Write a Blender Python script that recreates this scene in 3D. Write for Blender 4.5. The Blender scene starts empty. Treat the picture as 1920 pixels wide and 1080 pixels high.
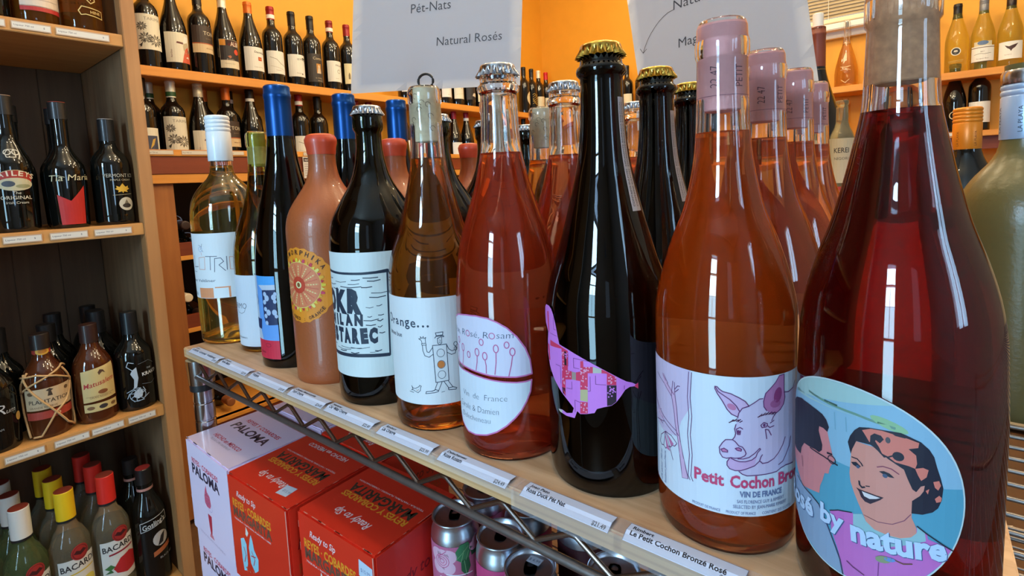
import bpy, bmesh, math, random
from mathutils import Vector, Matrix
from mathutils.geometry import tessellate_polygon
random.seed(7)
SC = bpy.context.scene
COL = SC.collection
PI = math.pi
R = math.radians

# ------------------------------------------------------------------ camera
cam = bpy.data.cameras.new('camera')
cam.sensor_fit = 'HORIZONTAL'; cam.sensor_width = 36.0
cam.lens = 36.0 * 965.0 / 1920.0
cam.shift_y = -(540.0 - 428.0) / 1920.0
cam.clip_start = 0.01; cam.clip_end = 60
co = bpy.data.objects.new('camera', cam); COL.objects.link(co)
_p, _r, _y = R(5.35), R(-2.58), R(38.5)
fw = Vector((-math.sin(_y) * math.cos(_p), math.cos(_y) * math.cos(_p), -math.sin(_p)))
rt = fw.cross(Vector((0, 0, 1))).normalized(); up = rt.cross(fw)
r2 = rt * math.cos(_r) + up * math.sin(_r); u2 = up * math.cos(_r) - rt * math.sin(_r)
m3 = Matrix((r2, u2, -fw)).transposed()
co.matrix_world = Matrix.Translation((0, 0, 0.21)) @ m3.to_4x4()
SC.camera = co

# ------------------------------------------------------------------ world, colour management, main lights
w = bpy.data.worlds.new('world'); SC.world = w; w.use_nodes = True
bg = w.node_tree.nodes['Background']
bg.inputs[0].default_value = (0.62, 0.78, 1.0, 1); bg.inputs[1].default_value = 0.5
SC.view_settings.view_transform = 'Standard'; SC.view_settings.look = 'None'
SC.view_settings.exposure = 0.3; SC.view_settings.gamma = 1.0
SC.view_settings.use_curve_mapping = False
cy = SC.cycles
cy.max_bounces = 36; cy.transmission_bounces = 36; cy.glossy_bounces = 6; cy.diffuse_bounces = 4
cy.transparent_max_bounces = 16; cy.sample_clamp_indirect = 6.0; cy.use_denoising = True
cy.caustics_reflective = False; cy.caustics_refractive = True; cy.blur_glossy = 0.6

def area(name, loc, aim, sx, sy, power, col):
    l = bpy.data.lights.new(name, 'AREA'); l.shape = 'RECTANGLE'; l.size = sx; l.size_y = sy
    l.energy = power; l.color = col
    o = bpy.data.objects.new(name, l); COL.objects.link(o); o.location = loc
    d = Vector(aim) - Vector(loc)
    o.rotation_euler = d.to_track_quat('-Z', 'Y').to_euler(); return o
def bulb(name, loc, power, col, rad=0.035):
    l = bpy.data.lights.new(name, 'POINT'); l.energy = power; l.color = col; l.shadow_soft_size = rad
    o = bpy.data.objects.new(name, l); COL.objects.link(o); o.location = loc; return o
DAY = (0.42, 0.69, 1.0); WARM = (1.0, 0.80, 0.50)
area('daylight_door_upper', (-0.16, -1.78, 0.86), (-0.16, 0, 0.86), 0.50, 0.56, 33, (0.46, 0.72, 1.0))
area('daylight_door_lower', (-0.16, -1.78, -0.04), (-0.16, 0, -0.04), 0.50, 1.22, 25, (0.38, 0.70, 0.92))
area('daylight_window', (1.68, -0.12, 0.60), (0, -0.12, 0.60), 0.36, 0.9, 9, DAY)
area('ceiling_panel_back', (-0.6, 1.9, 1.585), (-0.6, 1.9, 0), 1.0, 0.3, 9, WARM)
for i, (x, y, p) in enumerate([(-1.30, 0.85, 6.2), (-1.25, 1.6, 6.2), (-1.2, 2.35, 6.2), (-0.35, 2.3, 5.5), (0.5, 2.1, 11), (-0.75, 0.95, 8), (-0.30, 1.10, 9), (0.20, 0.95, 9), (-0.62, 0.24, 4.5), (-0.12, 0.20, 4.5)]):
    bulb('track_spot', (x, y, 1.42), p, WARM, 0.03)

# ------------------------------------------------------------------ materials
def lin(c):
    def f(v):
        v = v / 255.0
        return v / 12.92 if v <= 0.04045 else ((v + 0.055) / 1.055) ** 2.4
    return (f(c[0]), f(c[1]), f(c[2]), 1.0)
MATS = {}
def mat(name, col, rough=0.5, metal=0.0, coat=0.0, trans=0.0, ior=1.5, spec=0.5, noise=None):
    if name in MATS: return MATS[name]
    m = bpy.data.materials.new(name); m.use_nodes = True
    nt = m.node_tree; b = nt.nodes['Principled BSDF']
    b.inputs['Base Color'].default_value = lin(col); b.inputs['Roughness'].default_value = rough
    b.inputs['Metallic'].default_value = metal; b.inputs['Coat Weight'].default_value = coat
    b.inputs['Coat Roughness'].default_value = 0.05
    b.inputs['Transmission Weight'].default_value = trans; b.inputs['IOR'].default_value = ior
    b.inputs['Specular IOR Level'].default_value = spec
    if noise:   # (scale, amount): gentle procedural mottling plus bump
        tc = nt.nodes.new('ShaderNodeTexCoord'); n = nt.nodes.new('ShaderNodeTexNoise')
        n.inputs['Scale'].default_value = noise[0]; n.inputs['Detail'].default_value = 6
        nt.links.new(tc.outputs['Object'], n.inputs['Vector'])
        mx = nt.nodes.new('ShaderNodeMix'); mx.data_type = 'RGBA'
        k = noise[1]; c = lin(col)
        mx.inputs[6].default_value = (c[0] * (1 - k), c[1] * (1 - k), c[2] * (1 - k), 1)
        mx.inputs[7].default_value = (min(1, c[0] * (1 + k)), min(1, c[1] * (1 + k)), min(1, c[2] * (1 + k)), 1)
        nt.links.new(n.outputs['Fac'], mx.inputs[0]); nt.links.new(mx.outputs[2], b.inputs['Base Color'])
        bp = nt.nodes.new('ShaderNodeBump'); bp.inputs['Strength'].default_value = 0.12; bp.inputs['Distance'].default_value = 0.002
        nt.links.new(n.outputs['Fac'], bp.inputs['Height']); nt.links.new(bp.outputs['Normal'], b.inputs['Normal'])
    MATS[name] = m; return m
def wood(name, c1, c2, axis='X', scale=1.0, rough=0.55, knots=True, ply=False):
    if name in MATS: return MATS[name]
    m = bpy.data.materials.new(name); m.use_nodes = True
    nt = m.node_tree; N = nt.nodes; L = nt.links; b = N['Principled BSDF']
    b.inputs['Roughness'].default_value = rough
    tc = N.new('ShaderNodeTexCoord'); mp = N.new('ShaderNodeMapping')
    s = [38 * scale] * 3; s['XYZ'.index(axis)] = 2.2 * scale
    mp.inputs['Scale'].default_value = s
    L.new(tc.outputs['Object'], mp.inputs['Vector'])
    n1 = N.new('ShaderNodeTexNoise'); n1.inputs['Scale'].default_value = 1.0; n1.inputs['Detail'].default_value = 8; n1.inputs['Distortion'].default_value = 0.7
    L.new(mp.outputs[0], n1.inputs['Vector'])
    n2 = N.new('ShaderNodeTexNoise'); n2.inputs['Scale'].default_value = 3.5 * scale; n2.inputs['Detail'].default_value = 3
    L.new(tc.outputs['Object'], n2.inputs['Vector'])
    rmp = N.new('ShaderNodeValToRGB'); rmp.color_ramp.elements[0].position = 0.32; rmp.color_ramp.elements[1].position = 0.72
    rmp.color_ramp.elements[0].color = lin(c1); rmp.color_ramp.elements[1].color = lin(c2)
    ad = N.new('ShaderNodeMath'); ad.operation = 'MULTIPLY_ADD'; ad.inputs[1].default_value = 0.55
    L.new(n2.outputs['Fac'], ad.inputs[0]); 
    ml = N.new('ShaderNodeMath'); ml.operation = 'MULTIPLY'; ml.inputs[1].default_value = 0.5
    L.new(n1.outputs['Fac'], ml.inputs[0]); L.new(ml.outputs[0], ad.inputs[2])
    L.new(ad.outputs[0], rmp.inputs[0])
    out = rmp.outputs[0]
    if ply:   # plywood: the plies show as stripes stacked in height
        sx = N.new('ShaderNodeSeparateXYZ'); L.new(tc.outputs['Object'], sx.inputs[0])
        wv = N.new('ShaderNodeMath'); wv.operation = 'MULTIPLY'; wv.inputs[1].default_value = 2 * PI / 0.0052
        L.new(sx.outputs['Z'], wv.inputs[0])
        sn = N.new('ShaderNodeMath'); sn.operation = 'SINE'; L.new(wv.outputs[0], sn.inputs[0])
        gt = N.new('ShaderNodeMath'); gt.operation = 'MULTIPLY'; gt.inputs[1].default_value = 0.35; gt.use_clamp = True
        L.new(sn.outputs[0], gt.inputs[0])
        mx = N.new('ShaderNodeMix'); mx.data_type = 'RGBA'; L.new(gt.outputs[0], mx.inputs[0])
        L.new(out, mx.inputs[6]); mx.inputs[7].default_value = lin((168, 120, 78)); out = mx.outputs[2]
    if knots:
        vo = N.new('ShaderNodeTexVoronoi'); vo.inputs['Scale'].default_value = 5.0 * scale
        mp2 = N.new('ShaderNodeMapping'); s2 = [1.0] * 3; s2['XYZ'.index(axis)] = 0.55; mp2.inputs['Scale'].default_value = s2
        L.new(tc.outputs['Object'], mp2.inputs[0]); L.new(mp2.outputs[0], vo.inputs['Vector'])
        r3 = N.new('ShaderNodeValToRGB'); r3.color_ramp.elements[0].position = 0.05; r3.color_ramp.elements[1].position = 0.11
        r3.color_ramp.elements[0].color = (1, 1, 1, 1); r3.color_ramp.elements[1].color = (0, 0, 0, 1)
        L.new(vo.outputs['Distance'], r3.inputs[0])
        mx = N.new('ShaderNodeMix'); mx.data_type = 'RGBA'; L.new(r3.outputs[0], mx.inputs[0])
        L.new(out, mx.inputs[6]); mx.inputs[7].default_value = lin((max(0, c1[0] - 75), max(0, c1[1] - 70), max(0, c1[2] - 45))); out = mx.outputs[2]
    L.new(out, b.inputs['Base Color'])
    bp = N.new('ShaderNodeBump'); bp.inputs['Strength'].default_value = 0.15; bp.inputs['Distance'].default_value = 0.001
    L.new(n1.outputs['Fac'], bp.inputs['Height']); L.new(bp.outputs['Normal'], b.inputs['Normal'])
    MATS[name] = m; return m
def print_mat(name, rough, coat=0.0, thin=0.0):
    m = bpy.data.materials.new(name); m.use_nodes = True
    nt = m.node_tree; b = nt.nodes['Principled BSDF']; a = nt.nodes.new('ShaderNodeVertexColor'); a.layer_name = 'Col'
    n = nt.nodes.new('ShaderNodeTexNoise'); n.inputs['Scale'].default_value = 900
    bp = nt.nodes.new('ShaderNodeBump'); bp.inputs['Strength'].default_value = 0.06; bp.inputs['Distance'].default_value = 0.0004
    nt.links.new(n.outputs['Fac'], bp.inputs['Height']); nt.links.new(bp.outputs['Normal'], b.inputs['Normal'])
    nt.links.new(a.outputs['Color'], b.inputs['Base Color']); b.inputs['Roughness'].default_value = rough
    b.inputs['Coat Weight'].default_value = coat
    if thin:   # paper lets a little light through
        tl = nt.nodes.new('ShaderNodeBsdfTranslucent'); mx = nt.nodes.new('ShaderNodeMixShader'); mx.inputs[0].default_value = thin
        nt.links.new(a.outputs['Color'], tl.inputs['Color']); nt.links.new(b.outputs[0], mx.inputs[1]); nt.links.new(tl.outputs[0], mx.inputs[2])
        nt.links.new(mx.outputs[0], nt.nodes['Material Output'].inputs[0])
    MATS[name] = m; return m
PRINT = print_mat('label_print', 0.55)
THIN = print_mat('thin_label_paper', 0.6, 0.0, 0.35)
CARD = print_mat('carton_print', 0.38, 0.25)

# ------------------------------------------------------------------ objects
def tag(o, label=None, cat=None, group=None, kind=None):
    if label:
        o['label'] = label
        if len(label.split()) > 16: print('LONG', len(label.split()), label)
    if cat: o['category'] = cat
    if group: o['group'] = group
    if kind: o['kind'] = kind
    return o
def thing(name, label, cat, loc=(0, 0, 0), rz=0.0, group=None):
    o = bpy.data.objects.new(name, None); o.empty_display_size = 0.02; COL.objects.link(o)
    o.location = loc; o.rotation_euler = (0, 0, rz); return tag(o, label, cat, group)
def ob(name, me, parent=None, loc=(0, 0, 0), rot=(0, 0, 0)):
    o = bpy.data.objects.new(name, me); COL.objects.link(o); o.location = loc; o.rotation_euler = rot
    if parent: o.parent = parent
    return o
def dup(root, loc, rz=None, label=None, group=None):
    r = root.copy(); COL.objects.link(r); r.location = loc
    if rz is not None: r.rotation_euler = (0, 0, rz)
    if label: r['label'] = label
    if group: r['group'] = group
    for ch in list(root.children):
        c = ch.copy(); COL.objects.link(c); c.parent = r
        for g in ch.children:
            d = g.copy(); COL.objects.link(d); d.parent = c
    return r
def fin(bm, name, m, smooth=False, ang=None):
    bmesh.ops.recalc_face_normals(bm, faces=bm.faces)
    me = bpy.data.meshes.new(name); bm.to_mesh(me); bm.free()
    for mm in (m if isinstance(m, (list, tuple)) else [m]): me.materials.append(mm)
    if smooth:
        me.shade_smooth()
        if ang: me.set_sharp_from_angle(angle=R(ang))
    return me
def add_box(bm, a, b, bev=0.0, mi=0):
    x0, y0, z0 = a; x1, y1, z1 = b
    vs = [bm.verts.new(p) for p in [(x0, y0, z0), (x1, y0, z0), (x1, y1, z0), (x0, y1, z0), (x0, y0, z1), (x1, y0, z1), (x1, y1, z1), (x0, y1, z1)]]
    fs = [bm.faces.new([vs[i] for i in f]) for f in [(0, 3, 2, 1), (4, 5, 6, 7), (0, 1, 5, 4), (1, 2, 6, 5), (2, 3, 7, 6), (3, 0, 4, 7)]]
    for f in fs: f.material_index = mi
    if bev > 0:
        es = list({e for f in fs for e in f.edges})
        bmesh.ops.bevel(bm, geom=es, offset=bev, segments=2, affect='EDGES', clamp_overlap=True)
def box(name, a, b, m, parent=None, bev=0.002, off=(0, 0, 0)):
    bm = bmesh.new(); add_box(bm, a, b, bev); return ob(name, fin(bm, name, m), parent, off)
def struct(name, a, b, m, bev=0.0):
    return tag(box(name, a, b, m, None, bev), kind='structure')
def tube(bm, pts, rad, seg=8, closed=False):
    pts = [Vector(p) for p in pts]; n = len(pts); rings = []
    for i, p in enumerate(pts):
        a = pts[i - 1] if (i > 0 or closed) else p; b = pts[(i + 1) % n] if (i < n - 1 or closed) else p
        t = (b - a).normalized(); ref = Vector((0, 0, 1)) if abs(t.z) < 0.9 else Vector((0, 1, 0))
        u = t.cross(ref).normalized(); v = t.cross(u)
        rings.append([bm.verts.new(p + (u * math.cos(2 * PI * k / seg) + v * math.sin(2 * PI * k / seg)) * rad) for k in range(seg)])
    for i in range(n if closed else n - 1):
        a, b = rings[i], rings[(i + 1) % n]
        for k in range(seg): bm.faces.new((a[k], a[(k + 1) % seg], b[(k + 1) % seg], b[k]))
    if not closed:
        bm.faces.new(rings[0]); bm.faces.new(rings[-1])
def smooth_profile(pts, step=0.004):
    # monotone cubic in arc parameter keeps silhouettes fair without overshoot
    out = [pts[0]]
    for i in range(len(pts) - 1):
        p0 = pts[max(0, i - 1)]; p1 = pts[i]; p2 = pts[i + 1]; p3 = pts[min(len(pts) - 1, i + 2)]
        d = math.hypot(p2[0] - p1[0], p2[1] - p1[1]); n = max(1, min(8, int(d / step)))
        for k in range(1, n + 1):
            t = k / n
            def h(a0, a1, a2, a3, x0, x1, x2, x3):
                def sl(u, v, du, dv):
                    return (v - u)
                L = max(1e-9, d)
                l0 = max(1e-9, math.hypot(p1[0] - p0[0], p1[1] - p0[1])); l2 = max(1e-9, math.hypot(p3[0] - p2[0], p3[1] - p2[1]))
                m1 = (a2 - a0) / (l0 + L) * L if i > 0 else (a2 - a1)
                m2 = (a3 - a1) / (l2 + L) * L if i < len(pts) - 2 else (a2 - a1)
                dd = a2 - a1
                if dd == 0: m1 = m2 = 0
                else:
                    if m1 * dd < 0: m1 = 0
                    if m2 * dd < 0: m2 = 0
                    m1 = math.copysign(min(abs(m1), 3 * abs(dd)), dd); m2 = math.copysign(min(abs(m2), 3 * abs(dd)), dd)
                return (2 * t**3 - 3 * t**2 + 1) * a1 + (t**3 - 2 * t**2 + t) * m1 + (-2 * t**3 + 3 * t**2) * a2 + (t**3 - t**2) * m2
            out.append((h(p0[0], p1[0], p2[0], p3[0], 0, 0, 0, 0), h(p0[1], p1[1], p2[1], p3[1], 0, 0, 0, 0)))
    return out
def lathe(bm, prof, seg=48, mod=None, mi=0):
    """revolve [(r,z)...]; r==0 points collapse to the axis"""
    rings = []
    for (r, z) in prof:
        if r < 1e-6: rings.append([bm.verts.new((0, 0, z))])
        else:
            rings.append([bm.verts.new(((r + (mod(k, z) if mod else 0)) * math.cos(2 * PI * k / seg), (r + (mod(k, z) if mod else 0)) * math.sin(2 * PI * k / seg), z)) for k in range(seg)])
    for a, b in zip(rings, rings[1:]):
        for k in range(seg):
            k2 = (k + 1) % seg
            vs = [a[0]] if len(a) == 1 else [a[k], a[k2]]
            vs += [b[0]] if len(b) == 1 else [b[k2], b[k]]
            if len(vs) > 2:
                f = bm.faces.new(vs); f.material_index = mi
def lathe_ob(name, prof, m, parent=None, seg=48, mod=None, smooth=True, ang=40, loc=(0, 0, 0)):
    bm = bmesh.new(); lathe(bm, prof, seg, mod); return ob(name, fin(bm, name, m, smooth, ang), parent, loc)

# ------------------------------------------------------------------ flat print (labels, cartons, signs): polygons and lettering in mm
_TXT = {}
def glyphs(s, bold):
    k = (s, bold)
    if k not in _TXT:
        cu = bpy.data.curves.new('t', 'FONT'); cu.body = s; cu.size = 1.0; cu.resolution_u = 2; cu.offset = bold; cu.fill_mode = 'BOTH'
        o = bpy.data.objects.new('t', cu); COL.objects.link(o)
        dg = bpy.context.evaluated_depsgraph_get(); me = o.evaluated_get(dg).to_mesh(); me.calc_loop_triangles()
        tr = [[(me.vertices[i].co.x, me.vertices[i].co.y) for i in t.vertices] for t in me.loop_triangles]
        o.evaluated_get(dg).to_mesh_clear(); bpy.data.objects.remove(o); bpy.data.curves.remove(cu)
        xs = [p[0] for t in tr for p in t] or [0, 1]
        _TXT[k] = (tr, min(xs), max(xs))
    return _TXT[k]
class Art:
    def __init__(s): s.t = []; s.lay = 0
    def up(s): s.lay += 1; return s
    def tri(s, tris, col): s.t.append((tris, col, s.lay))
    def P(s, pts, col, holes=None):
        loops = [[Vector((x, y, 0)) for x, y in pts]] + [[Vector((x, y, 0)) for x, y in h] for h in (holes or [])]
        flat = [p for l in loops for p in l]
        s.tri([[(flat[i].x, flat[i].y) for i in t] for t in tessellate_polygon(loops)], col); return s
    def rect(s, x0, y0, x1, y1, col): s.tri([[(x0, y0), (x1, y0), (x1, y1)], [(x0, y0), (x1, y1), (x0, y1)]], col); return s
    def E(s, x, y, rx, ry, col, n=20, rot=0.0):
        c, q = math.cos(rot), math.sin(rot)
        pts = [(x + rx * math.cos(a) * c - ry * math.sin(a) * q, y + rx * math.cos(a) * q + ry * math.sin(a) * c) for a in [2 * PI * k / n for k in range(n)]]
        s.tri([[(x, y), pts[k], pts[(k + 1) % n]] for k in range(n)], col); return s
    def L(s, pts, wd, col, closed=False):
        pts = list(pts) + ([pts[0]] if closed else []); tr = []; h = wd / 2
        for i in range(len(pts) - 1):
            (x0, y0), (x1, y1) = pts[i], pts[i + 1]; d = math.hypot(x1 - x0, y1 - y0)
            if d < 1e-6: continue
            nx, ny = -(y1 - y0) / d * h, (x1 - x0) / d * h; ex, ey = (x1 - x0) / d * h * .5, (y1 - y0) / d * h * .5
            a, b, c, e = (x0 - ex + nx, y0 - ey + ny), (x0 - ex - nx, y0 - ey - ny), (x1 + ex - nx, y1 + ey - ny), (x1 + ex + nx, y1 + ey + ny)
            tr += [[a, b, c], [a, c, e]]
        s.tri(tr, col); return s
    def ring(s, x, y, rx, ry, wd, col, n=16, rot=0.0):
        c, q = math.cos(rot), math.sin(rot)
        return s.L([(x + rx * math.cos(a) * c - ry * math.sin(a) * q, y + rx * math.cos(a) * q + ry * math.sin(a) * c) for a in [2 * PI * k / n for k in range(n)]], wd, col, True)
    def T(s, txt, x, y, h, col, w=None, bold=0.0, shear=0.0, rot=0.0, al='l'):
        tr, a, b = glyphs(txt, bold); sy = h / 0.70; sx = sy if w is None else w / max(1e-6, b - a)
        ox = {'l': 0, 'c': -(b - a) * sx / 2, 'r': -(b - a) * sx}[al]; c, q = math.cos(rot), math.sin(rot)
        def f(p):
            px = (p[0] - a) * sx + ox + shear * p[1] * sy; py = p[1] * sy
            return (x + px * c - py * q, y + px * q + py * c)
        s.tri([[f(p) for p in t] for t in tr], col); return s
    def arc(s, txt, cx, cy, rad, a0, a1, h, col, bold=0.0, inside=False, w=0.75):
        n = len(txt)
        for i, ch in enumerate(txt):
            if ch == ' ': continue
            a = a0 + (a1 - a0) * (i / max(1, n - 1))
            s.T(ch, cx + rad * math.cos(a), cy + rad * math.sin(a), h, col, None if w is None else h * w * (.35 if ch in 'I:·' else 1), bold, 0, a - PI / 2 if not inside else a + PI / 2, 'c')
        return s
def cyl(rfun, rref):
    """label space (arc length, height) in mm -> surface of revolution about z; label centre faces -Y"""
    def f(x, y, e):
        z = y / 1000; a = -PI / 2 + x / 1000 / rref; r = rfun(z) + e
        return (r * math.cos(a), r * math.sin(a), z)
    return f
def planar(o, u, v, n=None):
    o, u, v = Vector(o), Vector(u), Vector(v); n = Vector(n) if n is not None else u.cross(v)
    def f(x, y, e): return o + u * (x / 1000) + v * (y / 1000) + n * e
    return f
def build(name, art, fmap, parent=None, m=None, grid=None, gz=None, eps=0.00006, base=0.00012, xr=(-140, 140), zr=None, loc=(0, 0, 0), rot=(0, 0, 0)):
    bm = bmesh.new(); cl = bm.faces.layers.int.new('c'); cols = []
    for tris, col, lay in art.t:
        c = lin(col)
        if m is not CARD: c = (c[0] * .83, c[1] * .86, c[2] * .90, 1.0)
        if c not in cols: cols.append(c)
        ci = cols.index(c); cache = {}
        for t in tris:
            vs = []
            for p in t:
                k = (round(p[0], 3), round(p[1], 3))
                if k not in cache: cache[k] = bm.verts.new((p[0], p[1], lay))
                if cache[k] not in vs: vs.append(cache[k])
            if len(vs) == 3:
                try: f = bm.faces.new(vs); f[cl] = ci
                except ValueError: pass
    if grid:
        xs = [v.co.x for v in bm.verts]; k = math.ceil(min(xs) / grid)
        while k * grid < max(xs):
            bmesh.ops.bisect_plane(bm, geom=bm.verts[:] + bm.edges[:] + bm.faces[:], plane_co=(k * grid, 0, 0), plane_no=(1, 0, 0), dist=1e-4); k += 1
    if gz:
        ys = [v.co.y for v in bm.verts]; k = math.ceil(min(ys) / gz)
        while k * gz < max(ys):
            bmesh.ops.bisect_plane(bm, geom=bm.verts[:] + bm.edges[:] + bm.faces[:], plane_co=(0, k * gz, 0), plane_no=(0, 1, 0), dist=1e-4); k += 1
    for f in bm.faces:
        if f.normal.z < 0: f.normal_flip()
    for v in bm.verts: v.co = fmap(v.co.x, v.co.y, base + eps * v.co.z)
    bm.normal_update()
    idx = [f[cl] for f in bm.faces]; me = bpy.data.meshes.new(name); bm.to_mesh(me); bm.free()
    at = me.color_attributes.new('Col', 'FLOAT_COLOR', 'CORNER')
    buf = []
    for p in me.polygons: buf += list(cols[idx[p.index]]) * p.loop_total
    at.data.foreach_set('color', buf)
    me.materials.append(m or PRINT)
    return ob(name, me, parent, loc, rot)

# ------------------------------------------------------------------ the shop
ORANGE = mat('orange_wall_paint', (230, 162, 44), 0.6, noise=(14, 0.05))
PLASTER = mat('cream_wall_paint', (226, 205, 165), 0.7, noise=(10, 0.05))
PINE_DIM = wood('pine', (138, 80, 36), (176, 112, 56), 'Z', 1.0)  # darkened pine: the light falling off at the bins is put into its colour
PINEY = wood('pine_shelf', (205, 128, 40), (232, 162, 72), 'Y', 1.0, knots=False)
PINEX = wood('pine_shelf_x', (205, 128, 40), (232, 162, 72), 'X', 1.0, knots=False)
REDW = wood('stained_fascia', (100, 38, 14), (138, 60, 24), 'Y', 0.8)
REDWX = wood('stained_fascia_x', (100, 38, 14), (138, 60, 24), 'X', 0.8)
DARKW = wood('weathered_plank', (70, 46, 28), (108, 78, 50), 'Z', 0.9, 0.75)
CABW = wood('cabinet_pine', (158, 108, 64), (188, 138, 88), 'Z', 1.0)
CABY = wood('cabinet_shelf_pine', (182, 124, 62), (214, 158, 92), 'Y', 1.0, knots=False)
PLY = wood('birch_plywood', (184, 134, 92), (240, 202, 160), 'X', 3.2, 0.6, knots=False)
PLYE = wood('plywood_edge', (196, 140, 86), (236, 192, 138), 'X', 1.2, 0.65, knots=False, ply=True)
ZIG = mat('zinc_rod', (176, 168, 164), 0.26, 1.0)
CHROME = mat('chrome', (205, 205, 210), 0.16, 1.0)
GREYWIRE = mat('epoxy_wire', (142, 134, 130), 0.36, 0.85, noise=(120, 0.18))
BLACKP = mat('black_plastic', (24, 24, 26), 0.45)
WHITEP = mat('white_paint', (236, 232, 222), 0.5)
FLOORM = wood('floor_boards', (88, 60, 40), (116, 82, 54), 'Y', 0.6)

struct('floor', (-2.55, -1.9, -1.0), (1.75, 3.3, -0.95), FLOORM)
struct('ceiling', (-2.3, -1.9, 1.6), (1.75, 3.3, 1.65), WHITEP)
struct('added_shade_wall', (-2.14, -.97, -.95), (-.80, -.87, 1.6), mat('shade_wall_paint', (120, 104, 88), .7, noise=(10, .05)))  # unseen wall stub added to shade the liquor cabinet from the door light
GREYW = mat('grey_wall_paint', (150, 156, 166), 0.7, noise=(10, 0.05))
def wallpiece(nm, pieces, m):
    bm = bmesh.new()
    for a, b in pieces: add_box(bm, a, b)
    return tag(ob(nm, fin(bm, nm, m)), kind='structure')
wallpiece('wall_left', [((-2.24, -1.75, .281), (-2.14, 3.22, 1.6)), ((-2.52, -1.75, -.95), (-2.42, 3.22, .32))], ORANGE)
wallpiece('wall_right', [((1.6, -1.75, -.95), (1.66, -.29, 1.6)), ((1.6, .05, -.95), (1.66, 3.22, 1.6)), ((1.6, -.29, -.95), (1.66, .05, .16)), ((1.6, -.29, 1.04), (1.66, .05, 1.6)), ((1.6, -.13, .16), (1.66, -.11, 1.04))], GREYW)
# back wall with a window opening
def wallpiece(nm, pieces, m):
    bm = bmesh.new()
    for a, b in pieces: add_box(bm, a, b)
    return tag(ob(nm, fin(bm, nm, m)), kind='structure')
WX0, WX1, WZ0, WZ1 = -1.02, -0.07, 0.90, 1.5
wallpiece('wall_back', [((-2.14, 3.12, -.95), (WX0, 3.22, 1.6)), ((WX1, 3.12, -.95), (1.6, 3.22, 1.6)), ((WX0, 3.12, -.95), (WX1, 3.22, WZ0)), ((WX0, 3.12, WZ1), (WX1, 3.22, 1.6))], ORANGE)
wallpiece('wall_front', [((-2.14, -1.75, -.95), (-1.65, -1.70, 1.6)), ((-1.25, -1.75, -.95), (-.38, -1.70, 1.3)), ((.06, -1.75, -.95), (.78, -1.70, 1.3)), ((1.12, -1.75, -.95), (1.6, -1.70, 1.6)),
    ((-.38, -1.75, 1.15), (.06, -1.70, 1.3)), ((-.38, -1.75, -.95), (.06, -1.70, -.65)), ((.78, -1.75, -.95), (1.12, -1.70, .05)), ((.78, -1.75, 1.2), (1.12, -1.70, 1.3)),
    ((-1.65, -1.75, -.95), (-1.25, -1.70, .2)), ((-1.65, -1.75, 1.25), (-1.25, -1.70, 1.3)), ((-1.65, -1.75, 1.3), (1.12, -1.70, 1.6))], GREYW)
# glazed door frame and muntins seen only as reflections in the glass
def frame_obj(nm, bars, m):
    bm = bmesh.new()
    for a, b in bars: add_box(bm, a, b)
    return tag(ob(nm, fin(bm, nm, m)), kind='structure')
frame_obj('door_1', [((-.38, -1.74, -.65), (-.35, -1.70, 1.15)), ((.03, -1.74, -.65), (.06, -1.70, 1.15)), ((-.35, -1.74, .86), (.03, -1.70, .89)), ((-.35, -1.74, 0.02), (.03, -1.70, 0.07)), ((-.17, -1.73, .07), (-.155, -1.70, .86))], WHITEP)
t = thing('window_1', None, None, (0, 0, 0)); tag(t, kind='structure')
bm = bmesh.new()
for a, b in [((WX0 - .06, 3.085, WZ0 - .06), (WX1 + .06, 3.12, WZ0)), ((WX0 - .06, 3.085, WZ1), (WX1 + .06, 3.12, WZ1 + .06)), ((WX0 - .06, 3.085, WZ0), (WX0, 3.12, WZ1)), ((WX1, 3.085, WZ0), (WX1 + .06, 3.12, WZ1))]: add_box(bm, a, b, .003)
ob('window_casing', fin(bm, 'casing', WHITEP), t)
box('window_sill', (WX0 - .09, 3.03, WZ0 - .03), (WX1 + .09, 3.12, WZ0), WHITEP, t, .004)
box('pane', (WX0, 3.17, WZ0), (WX1, 3.176, WZ1), mat('window_glass', (240, 250, 250), 0.0, trans=1.0), t, 0)
# venetian blind: slats a few millimetres apart in the photo, one joined part
t = thing('venetian_blind', 'cream slatted venetian blind in the back window beside the paper sign', 'blind', (-.545, 3.08, WZ0 + .012))
bm = bmesh.new(); z = .035
SLAT = mat('blind_slat', (232, 214, 178), 0.45)
while z < .58:
    a = R(52); dx = .0125 * math.cos(a); dz = .0125 * math.sin(a)
    vs = [bm.verts.new((-.46, -dx, z - dz)), bm.verts.new((.46, -dx, z - dz)), bm.verts.new((.46, 0, z + .0015)), bm.verts.new((-.46, 0, z + .0015)), bm.verts.new((.46, dx, z + dz)), bm.verts.new((-.46, dx, z + dz))]
    bm.faces.new((vs[0], vs[1], vs[2], vs[3])); bm.faces.new((vs[3], vs[2], vs[4], vs[5])); z += .0165
bmesh.ops.solidify(bm, geom=bm.faces[:], thickness=.0006)
tag(ob('slats', fin(bm, 'slats', SLAT), t), kind='stuff')
box('bottom_rail', (-.465, -.012, .0), (.465, .012, .022), SLAT, t, .003)
for sx in (-.3, .17): 
    bm = bmesh.new(); tube(bm, [(sx, -.0135, .01), (sx, -.0135, .58)], .0012, 5); ob('ladder_cord', fin(bm, 'cord', WHITEP), t)
bm = bmesh.new(); tube(bm, [(.33, -.02, .5), (.332, -.021, .1), (.33, -.022, -.16)], .0022, 6); ob('pull_cord', fin(bm, 'cord', mat('cord', (214, 190, 140), .6)), t)

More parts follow.
